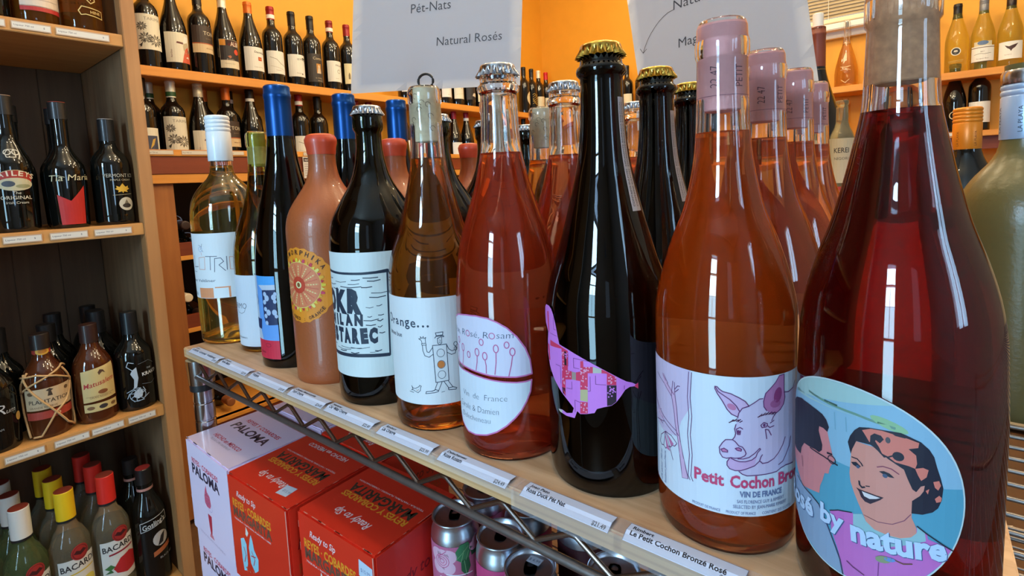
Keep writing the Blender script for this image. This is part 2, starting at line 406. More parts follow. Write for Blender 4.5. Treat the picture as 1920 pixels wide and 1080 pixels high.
# ------------------------------------------------------------------ wall shelving on the left wall
t = thing('wall_shelving', 'long orange pine two tier wall shelving of red wine on the left wall', 'shelf', (-2.05, 1.77, 0))
box('shelf_board', (-.085, -1.34, .600), (.08, 1.33, .632), PINEY, t, .002)
box('shelf_board', (-.085, -1.34, .281), (.07, 1.33, .305), PINEY, t, .002)
box('edge_lip', (.066, -1.34, .340), (.09, 1.33, .362), PINEY, t, .002)
box('fascia', (.0705, -1.34, .281), (.085, .33, .3395), REDW, t, .001)
box('fascia', (.0705, .33, .281), (.085, 1.33, .3395), REDW, t, .001)
box('rail', (.045, -1.34, .250), (.082, 1.33, .2805), PINEY, t, .001)
box('back_panel', (-.365, -1.34, -.95), (-.360, 1.33, .28), mat('bin_back_shade', (22, 13, 8), .9), t, 0)  # panel coloured near black, standing in for shade inside the bins
t2 = t
for yy in (-1.185, -.62, -.12, .38, .88): box('upright', (.04, yy, -.93), (.068, yy + (.078 if yy < -1.1 else .03), .250), PINE_DIM, t, .002)
for zz, up in ((.045, .045), (-.21, .045), (-.61, 0)):
    box('bin_rail', (.038, -1.29, zz - .045), (.062, 1.33, zz), REDW, t, .001)
    box('bin_shelf', (-.36, -1.34, zz - up - .015), (.066, 1.33, zz - up), PINEY, t, .001)
for k in range(9):
    pass
# price strips along the lower board
STRIP = (236, 228, 214)
def strip_tag(nm, label, loc, rz, wd, lines, group, h=14, rx=0.0):
    a = Art(); a.rect(0, 0, wd, h, (206, 176, 150)); a.up().rect(1.5, 2, wd - 1.5, h - 2.2, STRIP); a.up()
    for i, (s, x, y, hh) in enumerate(lines): a.T(s, x, y, hh, (70, 70, 96))
    o = build(nm, a, planar((0, 0, 0), (1, 0, 0), (0, math.sin(rx), math.cos(rx)) if rx else (0, 0, 1)), None, base=0.0008, loc=loc, rot=(0, 0, rz))
    return tag(o, label, 'price tag', group)

# ------------------------------------------------------------------ wall shelving on the back wall
t = thing('wall_shelving', 'orange pine two tier shelving holding white wine on the back wall under the window', 'shelf', (-.25, 3.03, 0))
box('shelf_board', (-1.75, -.10, .552), (1.8, .085, .582), PINEX, t, .002)
box('shelf_board', (-1.75, -.11, .305), (1.8, .085, .329), PINEX, t, .002)
box('fascia', (-1.75, -.085, .252), (1.8, -.065, .305), REDWX, t, .001)
box('counter', (-1.7, -.12, -.93), (1.8, .08, .12), PLASTER, t, .004)
box('counter_top', (-1.72, -.15, .12), (1.8, .085, .15), PINEX, t, .004)
for i, (x, wd) in enumerate([(-.30, .1), (-.17, .12), (.06, .09), (.3, .1)]):
    o = strip_tag('shelf_ticket', ['white ticket on the lower back shelf under the clear swirl flask', 'white ticket on the lower back shelf behind the biggest bottle neck', 'white ticket on the lower back shelf under the round logo bottle', 'white ticket on the lower back shelf behind the silver capped bottle'][i], (x, 2.919, .312), 0, wd * 1000, [('House White', 4, 5, 4)], 'tickets on the back shelf', 15)

# ------------------------------------------------------------------ liquor cabinet at the left
t = thing('liquor_cabinet', 'tall open pine liquor cabinet with dark plank back at the left edge', 'cabinet', (-1.59, -.1, -.95))
box('side_panel', (-.19, .502, 0), (.16, .522, 2.4), wood('weathered_side', (96, 70, 46), (146, 112, 78), 'Z', 0.9, 0.75), t, .001)
box('side_panel', (-.19, -.6, 0), (.16, -.58, 2.4), DARKW, t, .001)
box('face_stile', (.158, .500, 0), (.192, .527, 2.4), CABW, t, .0015)
for zt in (1.521, 1.100, .667, .23): box('shelf_board', (-.175, -.58, zt - .027), (.188, .5005, zt), CABY, t, .0015)
for k in range(12):
    y0 = -.58 + k * .0901; box('back_plank', (-.192, y0 + .0001, 0), (-.178 - .0015 * (k % 2), y0 + .09, 2.4), DARKW, t, .0015)
cab_lines = [('Cognac', 4, 5, 4)]
names = ['top', 'cream liqueur', 'dark rum', 'white rum']
k = 0
for zt, ys in ((.571, [(.150, 62), (.218, 62), (.285, 92)]), (.150, [(.165, 60), (.235, 64), (.308, 70)]), (-.283, [(.125, 62), (.200, 60), (.262, 60), (.328, 56)])):
    for yy, wd in ys:
        lab = ['white price strip under the gold outlined bottle on the topmost liquor shelf', 'white price strip left of that on the topmost liquor shelf, under the red banded label', 'white price strip nearest the cabinet post on the topmost liquor shelf',
               'white price strip under the cream liqueur with the curved red banner', 'white price strip under the black bottle with the red panel', 'white price strip nearest the post on the cream liqueur shelf',
               'white price strip at the left edge of the rum shelf', 'white price strip under the rope tied rum bottle', 'white price strip under the cream labelled rum', 'white price strip nearest the post under the black sea monster rum'][k]
        if k == 0: lab = 'white price strip at the far left of the topmost liquor shelf edge'
        if k == 1: lab = 'white price strip in the middle of the topmost liquor shelf edge'
        strip_tag('price_strip', lab, (-1.4005, yy, zt - .021), R(90), wd - 2, [('Liqueur 750 ml', 4, 6, 3.4), ('$', wd - 14, 6, 3.4)], 'price strips on the liquor cabinet', 15); k += 1

# ------------------------------------------------------------------ wire rack with its plywood top
t = rack = thing('wire_rack', 'grey wire shelving rack with chrome posts under the plywood board', 'rack', (0, 0, -.95))
def post(x, y, ztop, collar=True):
    pr = [(0, 0), (.0125, 0)]; z = .02
    while z < .95 + ztop - .03:
        pr += [(.0127, z), (.0127, z + .0215), (.0117, z + .0225), (.0117, z + .0240), (.0127, z + .025)]; z += .0252
    pr += [(.0127, .95 + ztop), (0, .95 + ztop)]
    p = lathe_ob('post', pr, CHROME, t, 24, None, True, 30, (x, y, 0))
    for zc in ((-.0145, -.36) if collar else ()):
        lathe_ob('collar', [(.0128, -.034), (.0158, -.034), (.0172, 0), (.0128, 0)], CHROME, p, 24, None, True, 30, (0, 0, .95 + zc))
        lathe_ob('sleeve_ring', [(.0128, -.043), (.0152, -.043), (.0155, -.034), (.0128, -.034)], BLACKP, p, 24, None, True, 30, (0, 0, .95 + zc))
XL, XR, YF, YB = -.772, .56, .268, 1.06
for x, y in ((XL, YF), (XL, YB), (XR, YF), (XR, YB)): post(x, y, -.0145)
def truss(z, front=True):
    zz = .95 + z
    for (y, nm) in ((.2595, 'front'), (YB, 'back')):
        yu = y + (.0135 if front else 0)
        bm = bmesh.new(); tube(bm, [(XL + .014, yu, zz - .0035), (XR - .012, yu, zz - .0035)], .0030, 8); ob('edge_rail', fin(bm, 'rail', GREYWIRE, True, 50), t)
        bm = bmesh.new(); tube(bm, [(XL + .010, y - .001, zz - .0205), (XR - .012, y - .001, zz - .0205)], .0032, 8); ob('edge_rail', fin(bm, 'rail', GREYWIRE, True, 50), t)
        pts = []; x = -.7275 
        while x < XR - .03:
            pts += [(x - .0285, y + .0015, zz - .0022), (x - .0258, y + .0015, zz - .0026), (x - .0016, y + .0005, zz - .0170), (x + .0016, y + .0005, zz - .0170), (x + .0272, y + .0015, zz - .0026)]; x += .0587
        bm = bmesh.new(); tube(bm, pts, .0020, 7); ob('zigzag_rod', fin(bm, 'zig', ZIG, True, 60), t)
    for x in (XL, XR):
        for dz in (-.0035, -.0205):
            bm = bmesh.new(); tube(bm, [(x, YF + .014, zz + dz), (x, YB - .014, zz + dz)], .0030, 8); ob('side_rail', fin(bm, 'rail', GREYWIRE, True, 50), t)
    bm = bmesh.new(); tube(bm, [(XL, 0, 0), (XR, 0, 0)], .0017, 7); wm = fin(bm, 'wire', GREYWIRE, True, 60)
    n = 36 if front else 30; st = (YB - .29) / n
    for k in range(n + 1): ob('deck_wire', wm, t, (0, .283 + k * st, zz - .0005))
    for x in (-.4, -.05, .25):
        bm = bmesh.new(); tube(bm, [(x, .262, zz - .0055), (x, YB, zz - .0055)], .0032, 8); ob('cross_bar', fin(bm, 'bar', GREYWIRE, True, 50), t)
truss(-.0155); truss(-.361, False)
# plywood board resting on the wires
bm = bmesh.new(); add_box(bm, (-.4195, -.3015, -.0140), (.4195, .3015, 0), .0012)
for f in bm.faces: f.material_index = 0 if abs(f.normal.z) > .7 else 1
tag(ob('plywood_board', fin(bm, 'board', [PLY, PLYE]), None, (-.3755, .5585, 0)), 'pale plywood board with worn layered edge carrying the wine bottles', 'board')

# ------------------------------------------------------------------ hanging paper signs
PAPER = mat('paper', (202, 204, 212), 0.7)
def sign(label, BL, u, v, wd, ht, art, hooks):
    BL, u, v = Vector(BL), Vector(u).normalized(), Vector(v).normalized(); n = u.cross(v)
    t = thing('hanging_sign', label, 'sign', BL)
    bm = bmesh.new(); N = 14
    g = [[None] * (N + 1) for _ in range(N + 1)]
    for i in range(N + 1):
        for j in range(N + 1):
            s, q = i / N, j / N; g[i][j] = bm.verts.new(u * (s * wd) + v * (q * ht) + n * (.004 * math.sin(PI * s) * (1 - .3 * q)))
    for i in range(N):
        for j in range(N): bm.faces.new((g[i][j], g[i + 1][j], g[i + 1][j + 1], g[i][j + 1]))
    bmesh.ops.solidify(bm, geom=bm.faces[:], thickness=.0004)
    sh = ob('sheet', fin(bm, 'sheet', PAPER, True), t)
    def fm(x, y, e): 
        s, q = x / 1000 / wd, y / 1000 / ht
        return u * (x / 1000) + v * (y / 1000) + n * (.004 * math.sin(PI * max(0, min(1, s))) * (1 - .3 * q) + e + .0006)
    for q in (art if isinstance(art, list) else [art]): build('lettering', q, fm, sh, grid=20, gz=60)
    for hx in hooks:
        a = u * (hx * wd) + v * (ht - .004); z = 1.6 - BL.z
        bm = bmesh.new(); tube(bm, [a, (a.x, a.y, z)], .0006, 5); ob('string', fin(bm, 'string', WHITEP), t)
INK = (66, 66, 72)
a = [Art().T('Pét-Nats', 113.5, 129, 15.5, INK, 72, -.004, .04, R(2.0)), Art().T('Natural Rosés', 162.2, 71, 14.5, INK, 112, -.004, .05, R(1.8))]
sign('white paper sign reading Pét-Nats and Natural Rosés hanging above the bottles', (-.7841, .5508, .3725), (.9234, .3811, -.0445), (.0008, .1139, .9935), .306, .216, a, (.2, .8))
a = [Art().T('Naturals', 88.5, 172.5, 14.5, INK, 84, -.004, .06, R(-7)), Art().T('Magnums', 88.5, 112.5, 14.0, INK, 82, -.004, .06, R(-5)), Art()]
a[2].L([(88.7, 173.1), (78, 172.9), (69.1, 170.5), (59, 166.5), (50.4, 161.5), (40, 154), (31.4, 146.0), (24, 137), (18.5, 128.4)], .9, INK); a[2].L([(13.5, 137.4), (18.5, 128.4), (26.9, 132.6)], .9, INK)
sign('white paper sign with a curved arrow hanging crooked behind the pink corked bottles', (-.3751, .8566, .2848), (.958, -.2597, .1213), (-.1272, -.0059, .9919), .2811, .235, a, (.2, .8))

# ------------------------------------------------------------------ price tags in clear holders on the board's front edge
CLEARP = mat('clear_plastic', (232, 236, 246), 0.2)
_n = CLEARP.node_tree; _tr = _n.nodes.new('ShaderNodeBsdfTransparent'); _mx = _n.nodes.new('ShaderNodeMixShader'); _mx.inputs[0].default_value = 0.20
_n.links.new(_tr.outputs[0], _mx.inputs[1]); _n.links.new(_n.nodes['Principled BSDF'].outputs[0], _mx.inputs[2]); _n.links.new(_mx.outputs[0], _n.nodes['Material Output'].inputs[0])
PP = (226, 230, 246)
def price_tag(label, x0, wd, l1, l2, price):
    t = thing('price_tag', label, 'price tag', (x0, .2565, 0), 0, 'price tags along the plywood edge')
    pf = [(.0135, .0006), (.007, .0014), (.0, .0016), (-.0022, .0008), (-.0030, -.0020), (-.0034, -.0120 if x0 > -.21 else -.0050)]
    bm = bmesh.new()
    for q in (0,):
        vs = [[bm.verts.new((x, y, z)) for y, z in pf] for x in (-.007, wd + .007)]
        for i in range(len(pf) - 1): bm.faces.new((vs[0][i], vs[1][i], vs[1][i + 1], vs[0][i + 1]))
    bmesh.ops.solidify(bm, geom=bm.faces[:], thickness=.0003)
    ob('holder', fin(bm, 'holder', CLEARP), t)
    a = Art(); W = wd * 1000
    a.rect(0, 0, W, 13, (120, 122, 140)); a.up().rect(.35, 0, W - .35, 12.6, PP); a.up()
    a.T(l1, 3, 8.3, 2.7, (26, 28, 44), None, .03); a.T(l2, 3, 3.9, 2.7, (26, 28, 44), None if len(l2) < 22 else W - 12, .03); a.T(price, W - 2.5, .9, 2.4, (26, 28, 44), None, .03, 0, 0, 'r')
    def fm(x, y, e):
        k = y / 13.0; return Vector((x / 1000, -.0028 + .0133 * k, -.0008 + .0030 * min(1, k * 2.2) - .0008 * max(0, k - .5) + e))
    build('paper', a, fm, t, gz=3, base=.0005, eps=.00005)

# ------------------------------------------------------------------ bottles
GLASS = mat('clear_glass', (250, 250, 250), 0.0, trans=1.0, ior=1.5)
GREENISH = mat('olive_glass', (206, 208, 132), 0.0, trans=1.0, ior=1.5)
DKGREEN = mat('dark_green_glass', (52, 68, 22), 0.0, trans=1.0, ior=1.5)
BLKGLASS = mat('black_glass', (12, 13, 11), 0.03, spec=0.6)
BROWNGL = mat('brown_glass', (92, 44, 14), 0.02, trans=0.85, ior=1.5)
FROST = mat('frosted_olive_glass', (116, 104, 62), 0.28, trans=0.25, ior=1.45, noise=(300, .04))
# cloudy unfiltered wines; the diffuse colour also paints in the glow of transmitted light: (share of scattering, colour of the haze)
HAZE_GLOW = {'rose': (.30, (255, 66, 28)), 'salmon': (.36, (255, 90, 16)), 'crimson': (.06, (190, 10, 16)), 'amber': (.08, (240, 120, 24)), 'pale': (.05, (236, 206, 90)), 'orangeade': (.2, (255, 160, 60))}
def liq(nm, c):
    new = 'wine_' + nm not in MATS; m = mat('wine_' + nm, c, 0.0, trans=1.0, ior=1.34, spec=0.3)
    if new and nm in HAZE_GLOW:
        k, hc = HAZE_GLOW[nm]; nt = m.node_tree; d = nt.nodes.new('ShaderNodeBsdfDiffuse'); d.inputs['Color'].default_value = lin(hc)
        mx = nt.nodes.new('ShaderNodeMixShader'); mx.inputs[0].default_value = k
        nt.links.new(nt.nodes['Principled BSDF'].outputs[0], mx.inputs[1]); nt.links.new(d.outputs[0], mx.inputs[2]); nt.links.new(mx.outputs[0], nt.nodes['Material Output'].inputs[0])
    return m
CORKM = mat('cork', (250, 218, 178), 0.85, noise=(260, 0.22))
PCORKM = mat('pink_printed_cork', (255, 178, 176), 0.7, noise=(200, 0.10))
GREYCORK = mat('dusty_cork', (226, 160, 118), 0.85, noise=(260, 0.45))
SILVERCAP = mat('silver_cap', (196, 198, 204), 0.2, 1.0)
GOLDCAP = mat('gold_cap', (196, 156, 70), 0.25, 1.0)

def offset_profile(pr, t):
    return [(max(0.0, r - t), z) for r, z in pr]
def crown(nm, m, r, z0, parent):
    """flared crown cap with 21 flutes whose top is at z0+.0085"""
    pr = [(0, .0088), (r * .84, .0088), (r * .94, .0083), (r * .985, .0071), (r * 1.0, .0057), (r * 1.03, .0040), (r * 1.075, .0020), (r * 1.13, .0), (r * 1.08, -.0002), (r * 1.02, .002), (r * .96, .005)]
    def mod(k, z): return .0017 * max(0, min(1, (.0058 - (z - z0)) / .0050)) * math.cos(21 * 2 * PI * k / 126)
    return lathe_ob(nm, [(a, z0 + b) for a, b in pr], m, parent, 126, mod, True, 60)
def screwcap(m, r, z0, z1, parent, rings=3, seg=40, bead=True):
    H = z1 - z0; pr = [(r * .98, z0), (r, z0 + .0006), (r, z0 + H * .62)]
    if bead:
        for k in range(rings):
            z = z0 + H * (.64 + .085 * k); pr += [(r * .955, z), (r * 1.0, z + H * .02), (r * 1.02, z + H * .045), (r, z + H * .07)]
    pr += [(r, z1 - .0025), (r * .93, z1 - .0006), (r * .8, z1), (0, z1)]
    return lathe_ob('screw_cap', pr, m, parent, seg, None, True, 35)
def foil(m, r0, r1, z0, z1, parent, bead=None, seg=40, name='capsule'):
    pr = [(r0, z0), (r0 + (r1 - r0) * .5, (z0 + z1) / 2)]
    if bead: pr += [(r1, bead - .006), (r1 + .0006, bead - .0045), (r1 + .0009, bead), (r1 + .0002, bead + .001)]
    pr += [(r1, z1 - .002), (r1 - .0016, z1 - .0003), (r1 - .004, z1), (0, z1)]
    return lathe_ob(name, pr, m, parent, seg, None, True, 40)

class Bottle:
    def __init__(s, prof, punt=.018, step=.0045):
        """prof: outer [(r,z)] in mm from the heel upward"""
        s.o = smooth_profile([(r / 1000, z / 1000) for r, z in prof], step); s.punt = punt; s.top = s.o[-1][1]; s.H = prof[-1][1] / 1000
    def r(s, z):
        o = s.o
        for (r0, z0), (r1, z1) in zip(o, o[1:]):
            if z0 <= z <= z1 and z1 > z0: return r0 + (r1 - r0) * (z - z0) / (z1 - z0)
        return o[-1][0] if z > o[-1][1] else o[0][0]
    def inner(s, zlo=.006):
        res = []
        for r, z in s.o:
            if z < zlo: continue
            t = .0024 if z < s.top * .62 else .0030 if r > .016 else .0042
            res.append((r - t, z))
        return res
    def glass(s, m, parent, seg=64, name='glass'):
        p = s.punt; r0 = s.o[0][0]
        outer = [(0, p), (r0 * .25, p * .93), (r0 * .5, p * .66), (r0 * .72, p * .28), (r0 * .88, .0008), (r0 * .95, 0)] + s.o
        inn = s.inner(); rb = inn[0][0]
        inner = list(reversed(inn)) + [(rb * .93, .0062), (rb * .75, p * .28 + .005), (rb * .5, p * .66 + .005), (rb * .25, p * .93 + .005), (0, p + .005)]
        top = [(s.o[-1][0] - .0010, s.top + .0012), (inn[-1][0] + .0008, s.top + .0010)]
        return lathe_ob(name, outer + top + inner, m, parent, seg, None, True, 50)
    def wine(s, m, fill, parent, seg=64, name='wine'):
        inn = [(r + .0003, z) for r, z in s.inner() if z < fill - .0005]; p = s.punt; rb = inn[0][0]
        ri = s.r(fill); ri = inn[-1][0]
        pr = [(0, p + .0048), (rb * .25, p * .93 + .0048), (rb * .5, p * .66 + .0048), (rb * .75, p * .28 + .0048), (rb * .93, .0059)] + inn + [(ri, fill), (ri - .0012, fill - .0004), (0, fill - .0004)]
        return lathe_ob(name, pr, m, parent, seg, None, True, 50)
    def solid(s, m, parent, seg=28, name='body'):
        r0 = s.o[0][0]
        return lathe_ob(name, [(0, .004), (r0 * .8, .001), (r0 * .95, 0)] + s.o + [(s.o[-1][0] * .6, s.top), (0, s.top)], m, parent, seg, None, True, 50)
def cork(m, r, z0, z1, parent, seg=28):
    return lathe_ob('cork', [(0, z0), (r - .0006, z0), (r, z0 + .0006), (r, z1 - .001), (r - .001, z1), (0, z1)], m, parent, seg)
def wlabel(name, art, r, parent, **k):
    rf = (lambda z: r) if not callable(r) else r
    rr = r if not callable(r) else k.pop('rref')
    return build(name, art, cyl(rf, rr), parent, grid=k.pop('grid', 4.0), **k)
def back_label(b, r, z0, z1, wd, parent, col=(238, 236, 230)):
    a = Art(); a.rect(-wd / 2, z0, wd / 2, z1, col); a.up()
    for k in range(7): a.rect(-wd * .4, z1 - 10 - k * 6, wd * (.38 if k % 3 else .2), z1 - 8.6 - k * 6, (90, 90, 96))
    return wlabel('back_label', a, r, parent, rot=(0, 0, PI), m=THIN)

# positions of the front row on the board (metres)
# --- squat pale white wine with white screw cap
B = Bottle([(42.5, 0), (44.5, 3), (45, 8), (45.2, 150), (45, 170), (44.3, 185), (41.5, 200), (36, 211.5), (28.5, 222), (20, 231), (16, 238), (14.8, 246), (14.6, 256), (14.6, 316)])
t = thing('wine_bottle', 'squat pale white wine bottle with ribbed white screw cap at the far left end', 'bottle', (-.786, .326, 0))
B.glass(GLASS, t); B.wine(liq('pale', (212, 188, 92)), .2490, t)
screwcap(mat('white_screwcap', (236, 240, 242), .3, coat=.3), .0159, .2555, .3195, t, 4, 48)
a = Art(); a.rect(-78, 66, 78, 156, (244, 245, 242)); a.up()
GR = (92, 100, 116); OR = (244, 158, 106); PK = (236, 176, 150)
a.L([(-3.0, 125.6), (-4.5, 109.8), (5.8, 110.3)], .9, GR); a.L([(-9, 103.5), (1, 103)], .6, GR)
a.L([(9, 122.7), (19.6, 123.9), (18.5, 106.4), (8.1, 106.7)], .8, PK, True)
a.L([(20.9, 124.7), (37, 124.2)], .9, GR); a.L([(28, 124.3), (26.8, 105.8)], .9, GR)
a.L([(32.3, 102.8), (33.9, 121.3), (41.7, 121.8), (45.0, 116.6), (38.8, 112.2), (46.4, 103.7)], .9, GR); a.L([(49, 123.4), (48.6, 105)], .9, GR)
a.L([(52.3, 122.4), (62, 121.9), (61, 104), (52.3, 105.4)], .8, PK, True)
a.L([(10.9, 140.3), (14, 139.0), (16, 138.1), (17.1, 142)], .5, GR); a.L([(16, 138.1), (14, 134)], .5, GR); a.ring(13.5, 134.5, 3, 3.4, .5, (150, 170, 214)); a.L([(14.5, 130), (15.2, 126.2)], .8, (240, 190, 180)); a.L([(16.5, 133), (18, 131)], .5, GR)
a.T('Grüner Veltliner', 32.5, 89.0, 4.0, GR, 58, .004, 0, 0, 'r')
a.rect(4.2, 66.6, 28.2, 80.6, OR); a.L([(31.0, 81.0), (50.2, 81.0)], 1.6, OR); a.L([(49.2, 81.0), (49.2, 67)], 2.4, OR)
a.T('2021', -12, 70, 4, GR)
wlabel('front_label', a, .0452, t)
# --- olive bottle with driven cork
B = Bottle([(40.5, 0), (41.5, 4), (42, 10), (42, 100), (41.5, 125), (39.5, 143), (33.5, 166), (25, 190), (18.5, 212), (14.8, 236), (13.6, 258), (13.4, 268), (14.6, 271), (14.6, 284), (13.8, 287)])
t = thing('wine_bottle', 'slender olive green bottle without capsule between the squat white and the blue foil', 'bottle', (-.698, .338, 0))
B.glass(GREENISH, t); B.wine(liq('gold', (214, 178, 62)), .236, t); cork(CORKM, .0099, .243, .2868, t)
a = Art(); a.rect(-48, 8, 48, 102.5, (232, 238, 244)); a.up()
DK = (46, 62, 84)
a.T('FERMO', 13.5, 58.5, 7.5, DK, 33, -.012, .15, R(2), 'r'); a.L([(-9, 57), (-4, 52.5), (3, 51.5), (9, 54), (12, 60)], .5, DK)
a.T('VINO BIANCO', -10, 18, 2.2, DK)
wlabel('front_label', a, .042, t)
# --- blue foil
B = Bottle([(40, 0), (41.2, 4), (41.6, 12), (41.6, 100), (40.5, 125), (38.0, 150), (33, 182), (25.5, 212), (20.5, 234), (17.8, 250), (16.0, 266), (14.8, 280), (14.2, 300), (14.2, 330)])
def blue_bottle():
    t = thing('wine_bottle', 'tall dark flute bottle with matte blue foil foremost of its row', 'bottle', (-.610, .324, 0))
    B.glass(DKGREEN, t); B.wine(liq('inky', (22, 6, 6)), .262, t)
    foil(mat('blue_foil', (6, 66, 128), .32, .6), .0152, .0148, .272, .3355, t, .3245)
    a = Art(); a.rect(-40, 11.5, 24.5, 111, (110, 168, 236)); a.up()
    a.rect(-40, 11.5, 24.5, 34, (224, 40, 66)); a.rect(-3.5, 100, 24.5, 111, (84, 172, 240))
    a.P([(-20, 111), (-40, 111), (-40, 34), (-.8, 34), (-4.8, 49.8), (-6, 71.3), (-6, 92), (-6, 111)], (206, 214, 226)); a.up()
    NV = (34, 50, 92)
    a.P([(-2, 100), (24.5, 101), (24.5, 95), (6, 94)], (208, 216, 228)); a.P([(5, 94.5), (24.5, 95.1), (24.5, 53.3), (12.1, 52.4), (6.8, 56.2), (5, 63.1)], NV)
    a.P([(-18, 59.5), (-.1, 59), (-2.5, 46.5), (-18, 47.1)], NV); a.up()
    for x, y, q in [(12.1, 85, 3.4), (9.5, 89.6, 2.6), (8.3, 80.1, 2.6), (13.2, 67.9, 3.3), (8.9, 71.8, 2.5), (8.6, 63.5, 2.5), (21.9, 86.1, 3.2), (21.4, 68.1, 3.2), (9.3, 55.2, 2.4), (24, 90, 2.2), (23, 81, 2.2), (23.4, 63.5, 2.2)]:
        a.E(x, y, q, q * 1.1, (190, 206, 228), 14)
    a.L([(-9, 88), (-5, 82), (-8, 76)], 1, (90, 110, 150)); a.ring(8, 28, 4.5, 2.2, .5, (150, 24, 50)); a.T('Rosso', -8, 18, 3, (120, 18, 40), None, 0, .2)
    wlabel('front_label', a, .0416, t); return t
blue = blue_bottle()
dup(blue, (-.615, .419, 0), R(-6), 'tall dark bottle with blue foil, second in its row behind the terracotta bottle')
dup(blue, (-.614, .508, 0), R(9), 'tall dark bottle with blue foil, third in its row behind the fluted silver crown cap')
# --- terracotta bottle
B = Bottle([(42.5, 0), (43.3, 1.5), (43.5, 5), (43.5, 158), (43.2, 168), (41.5, 178), (38.4, 187), (32, 198), (25, 208), (19.5, 217), (16.2, 227), (14.6, 238), (14.6, 248), (15.6, 255), (16.8, 260), (17, 264), (15.5, 267)])
CLAY = mat('terracotta_glaze', (164, 84, 42), .42, coat=.25, noise=(420, .06)); WAX = mat('red_wax', (206, 72, 40), .38, coat=.2)
def clay_bottle():
    t = thing('wine_bottle', 'matte terracotta bottle with red wax top and orange round label foremost of its row', 'bottle', (-.524, .324, 0))
    B.solid(CLAY, t, 64)
    lathe_ob('wax_seal', [(.0150, .2475), (.0154, .250)] + [(r + .0003, z) for r, z in B.o if z > .250] + [(.0152, .2685), (.011, .2702), (0, .2708)], WAX, t, 48)
    a = Art(); pts = []
    for k in range(96):
        q = 2 * PI * k / 96; rr = 41 + .7 * math.cos(24 * q); pts.append((.5 + rr * math.cos(q), 108.5 + rr * .985 * math.sin(q)))
    a.P(pts, (252, 150, 30)); a.up(); a.E(0, 108.8, 27.5, 25.2, (248, 214, 110), 40); a.up(); a.E(0, 108.8, 26.6, 24.4, (238, 134, 84), 40); a.up()
    for k in range(26):
        q = 2 * PI * k / 26 + .05
        a.L([(9.5 * math.cos(q), 108.8 + 9 * math.sin(q)), (24 * math.cos(q), 108.8 + 22 * math.sin(q))], .9 if k % 2 else 1.6, (226, 98, 66) if k % 2 else (244, 156, 104))
    a.up()
    for k in range(13):
        q = 2 * PI * k / 13 + .05
        for d in (13, 16, 19, 22): a.E(d * math.cos(q), 108.8 + d * .92 * math.sin(q), .75, .75, (252, 232, 150), 7)
    a.E(0, 109, 9.2, 9.2, (214, 70, 40), 24); a.up(); a.E(0, 109, 4.2, 3.8, (250, 236, 170), 18); a.up(); a.E(0, 109, 2.2, 2.6, (150, 90, 40), 14)
    cols = [(250, 216, 60), (214, 44, 60), (244, 180, 50), (226, 70, 96), (250, 232, 120)]
    for k in range(40):
        q = 2 * PI * k / 40; c, s_ = math.cos(q), math.sin(q); d0, d1 = 27.2, 31.0; wv = 1.9
        p = lambda d, o: (d * c - o * s_, 108.8 + (d * s_ + o * c) * .92)
        a.P([p(d0, -wv), p(d1, 0), p(d0, wv)] if k % 2 else [p(d0, -.9), p(d0 + 1, -1.9), p(d1 + .6, -1.2), p(d1 + .6, 1.2), p(d0 + 1, 1.9), p(d0, .9)], cols[k % 5])
    a.up(); BR = (70, 36, 24)
    a.arc('METAMORPHIKA', .5, 108.5, 33.2, R(158), R(34), 5.2, BR, .012)
    a.arc('CLABED : ORANGE', .5, 108.5, 38.2, R(236), R(318), 3.6, BR, .01, True)
    wlabel('round_label', a, .0435, t, rot=(0, 0, R(9))); return t
clay = clay_bottle()
dup(clay, (-.538, .437, 0), R(10), 'terracotta wax topped bottle, second in its row seen past the green crown capped bottle')
dup(clay, (-.549, .517, 0), R(-8), 'terracotta wax topped bottle, third in its row mostly behind the corked amber wine')
dup(clay, (-.560, .604, 0), R(4), 'terracotta wax topped bottle, farthest of its row left of the pink sparkling bottle neck')
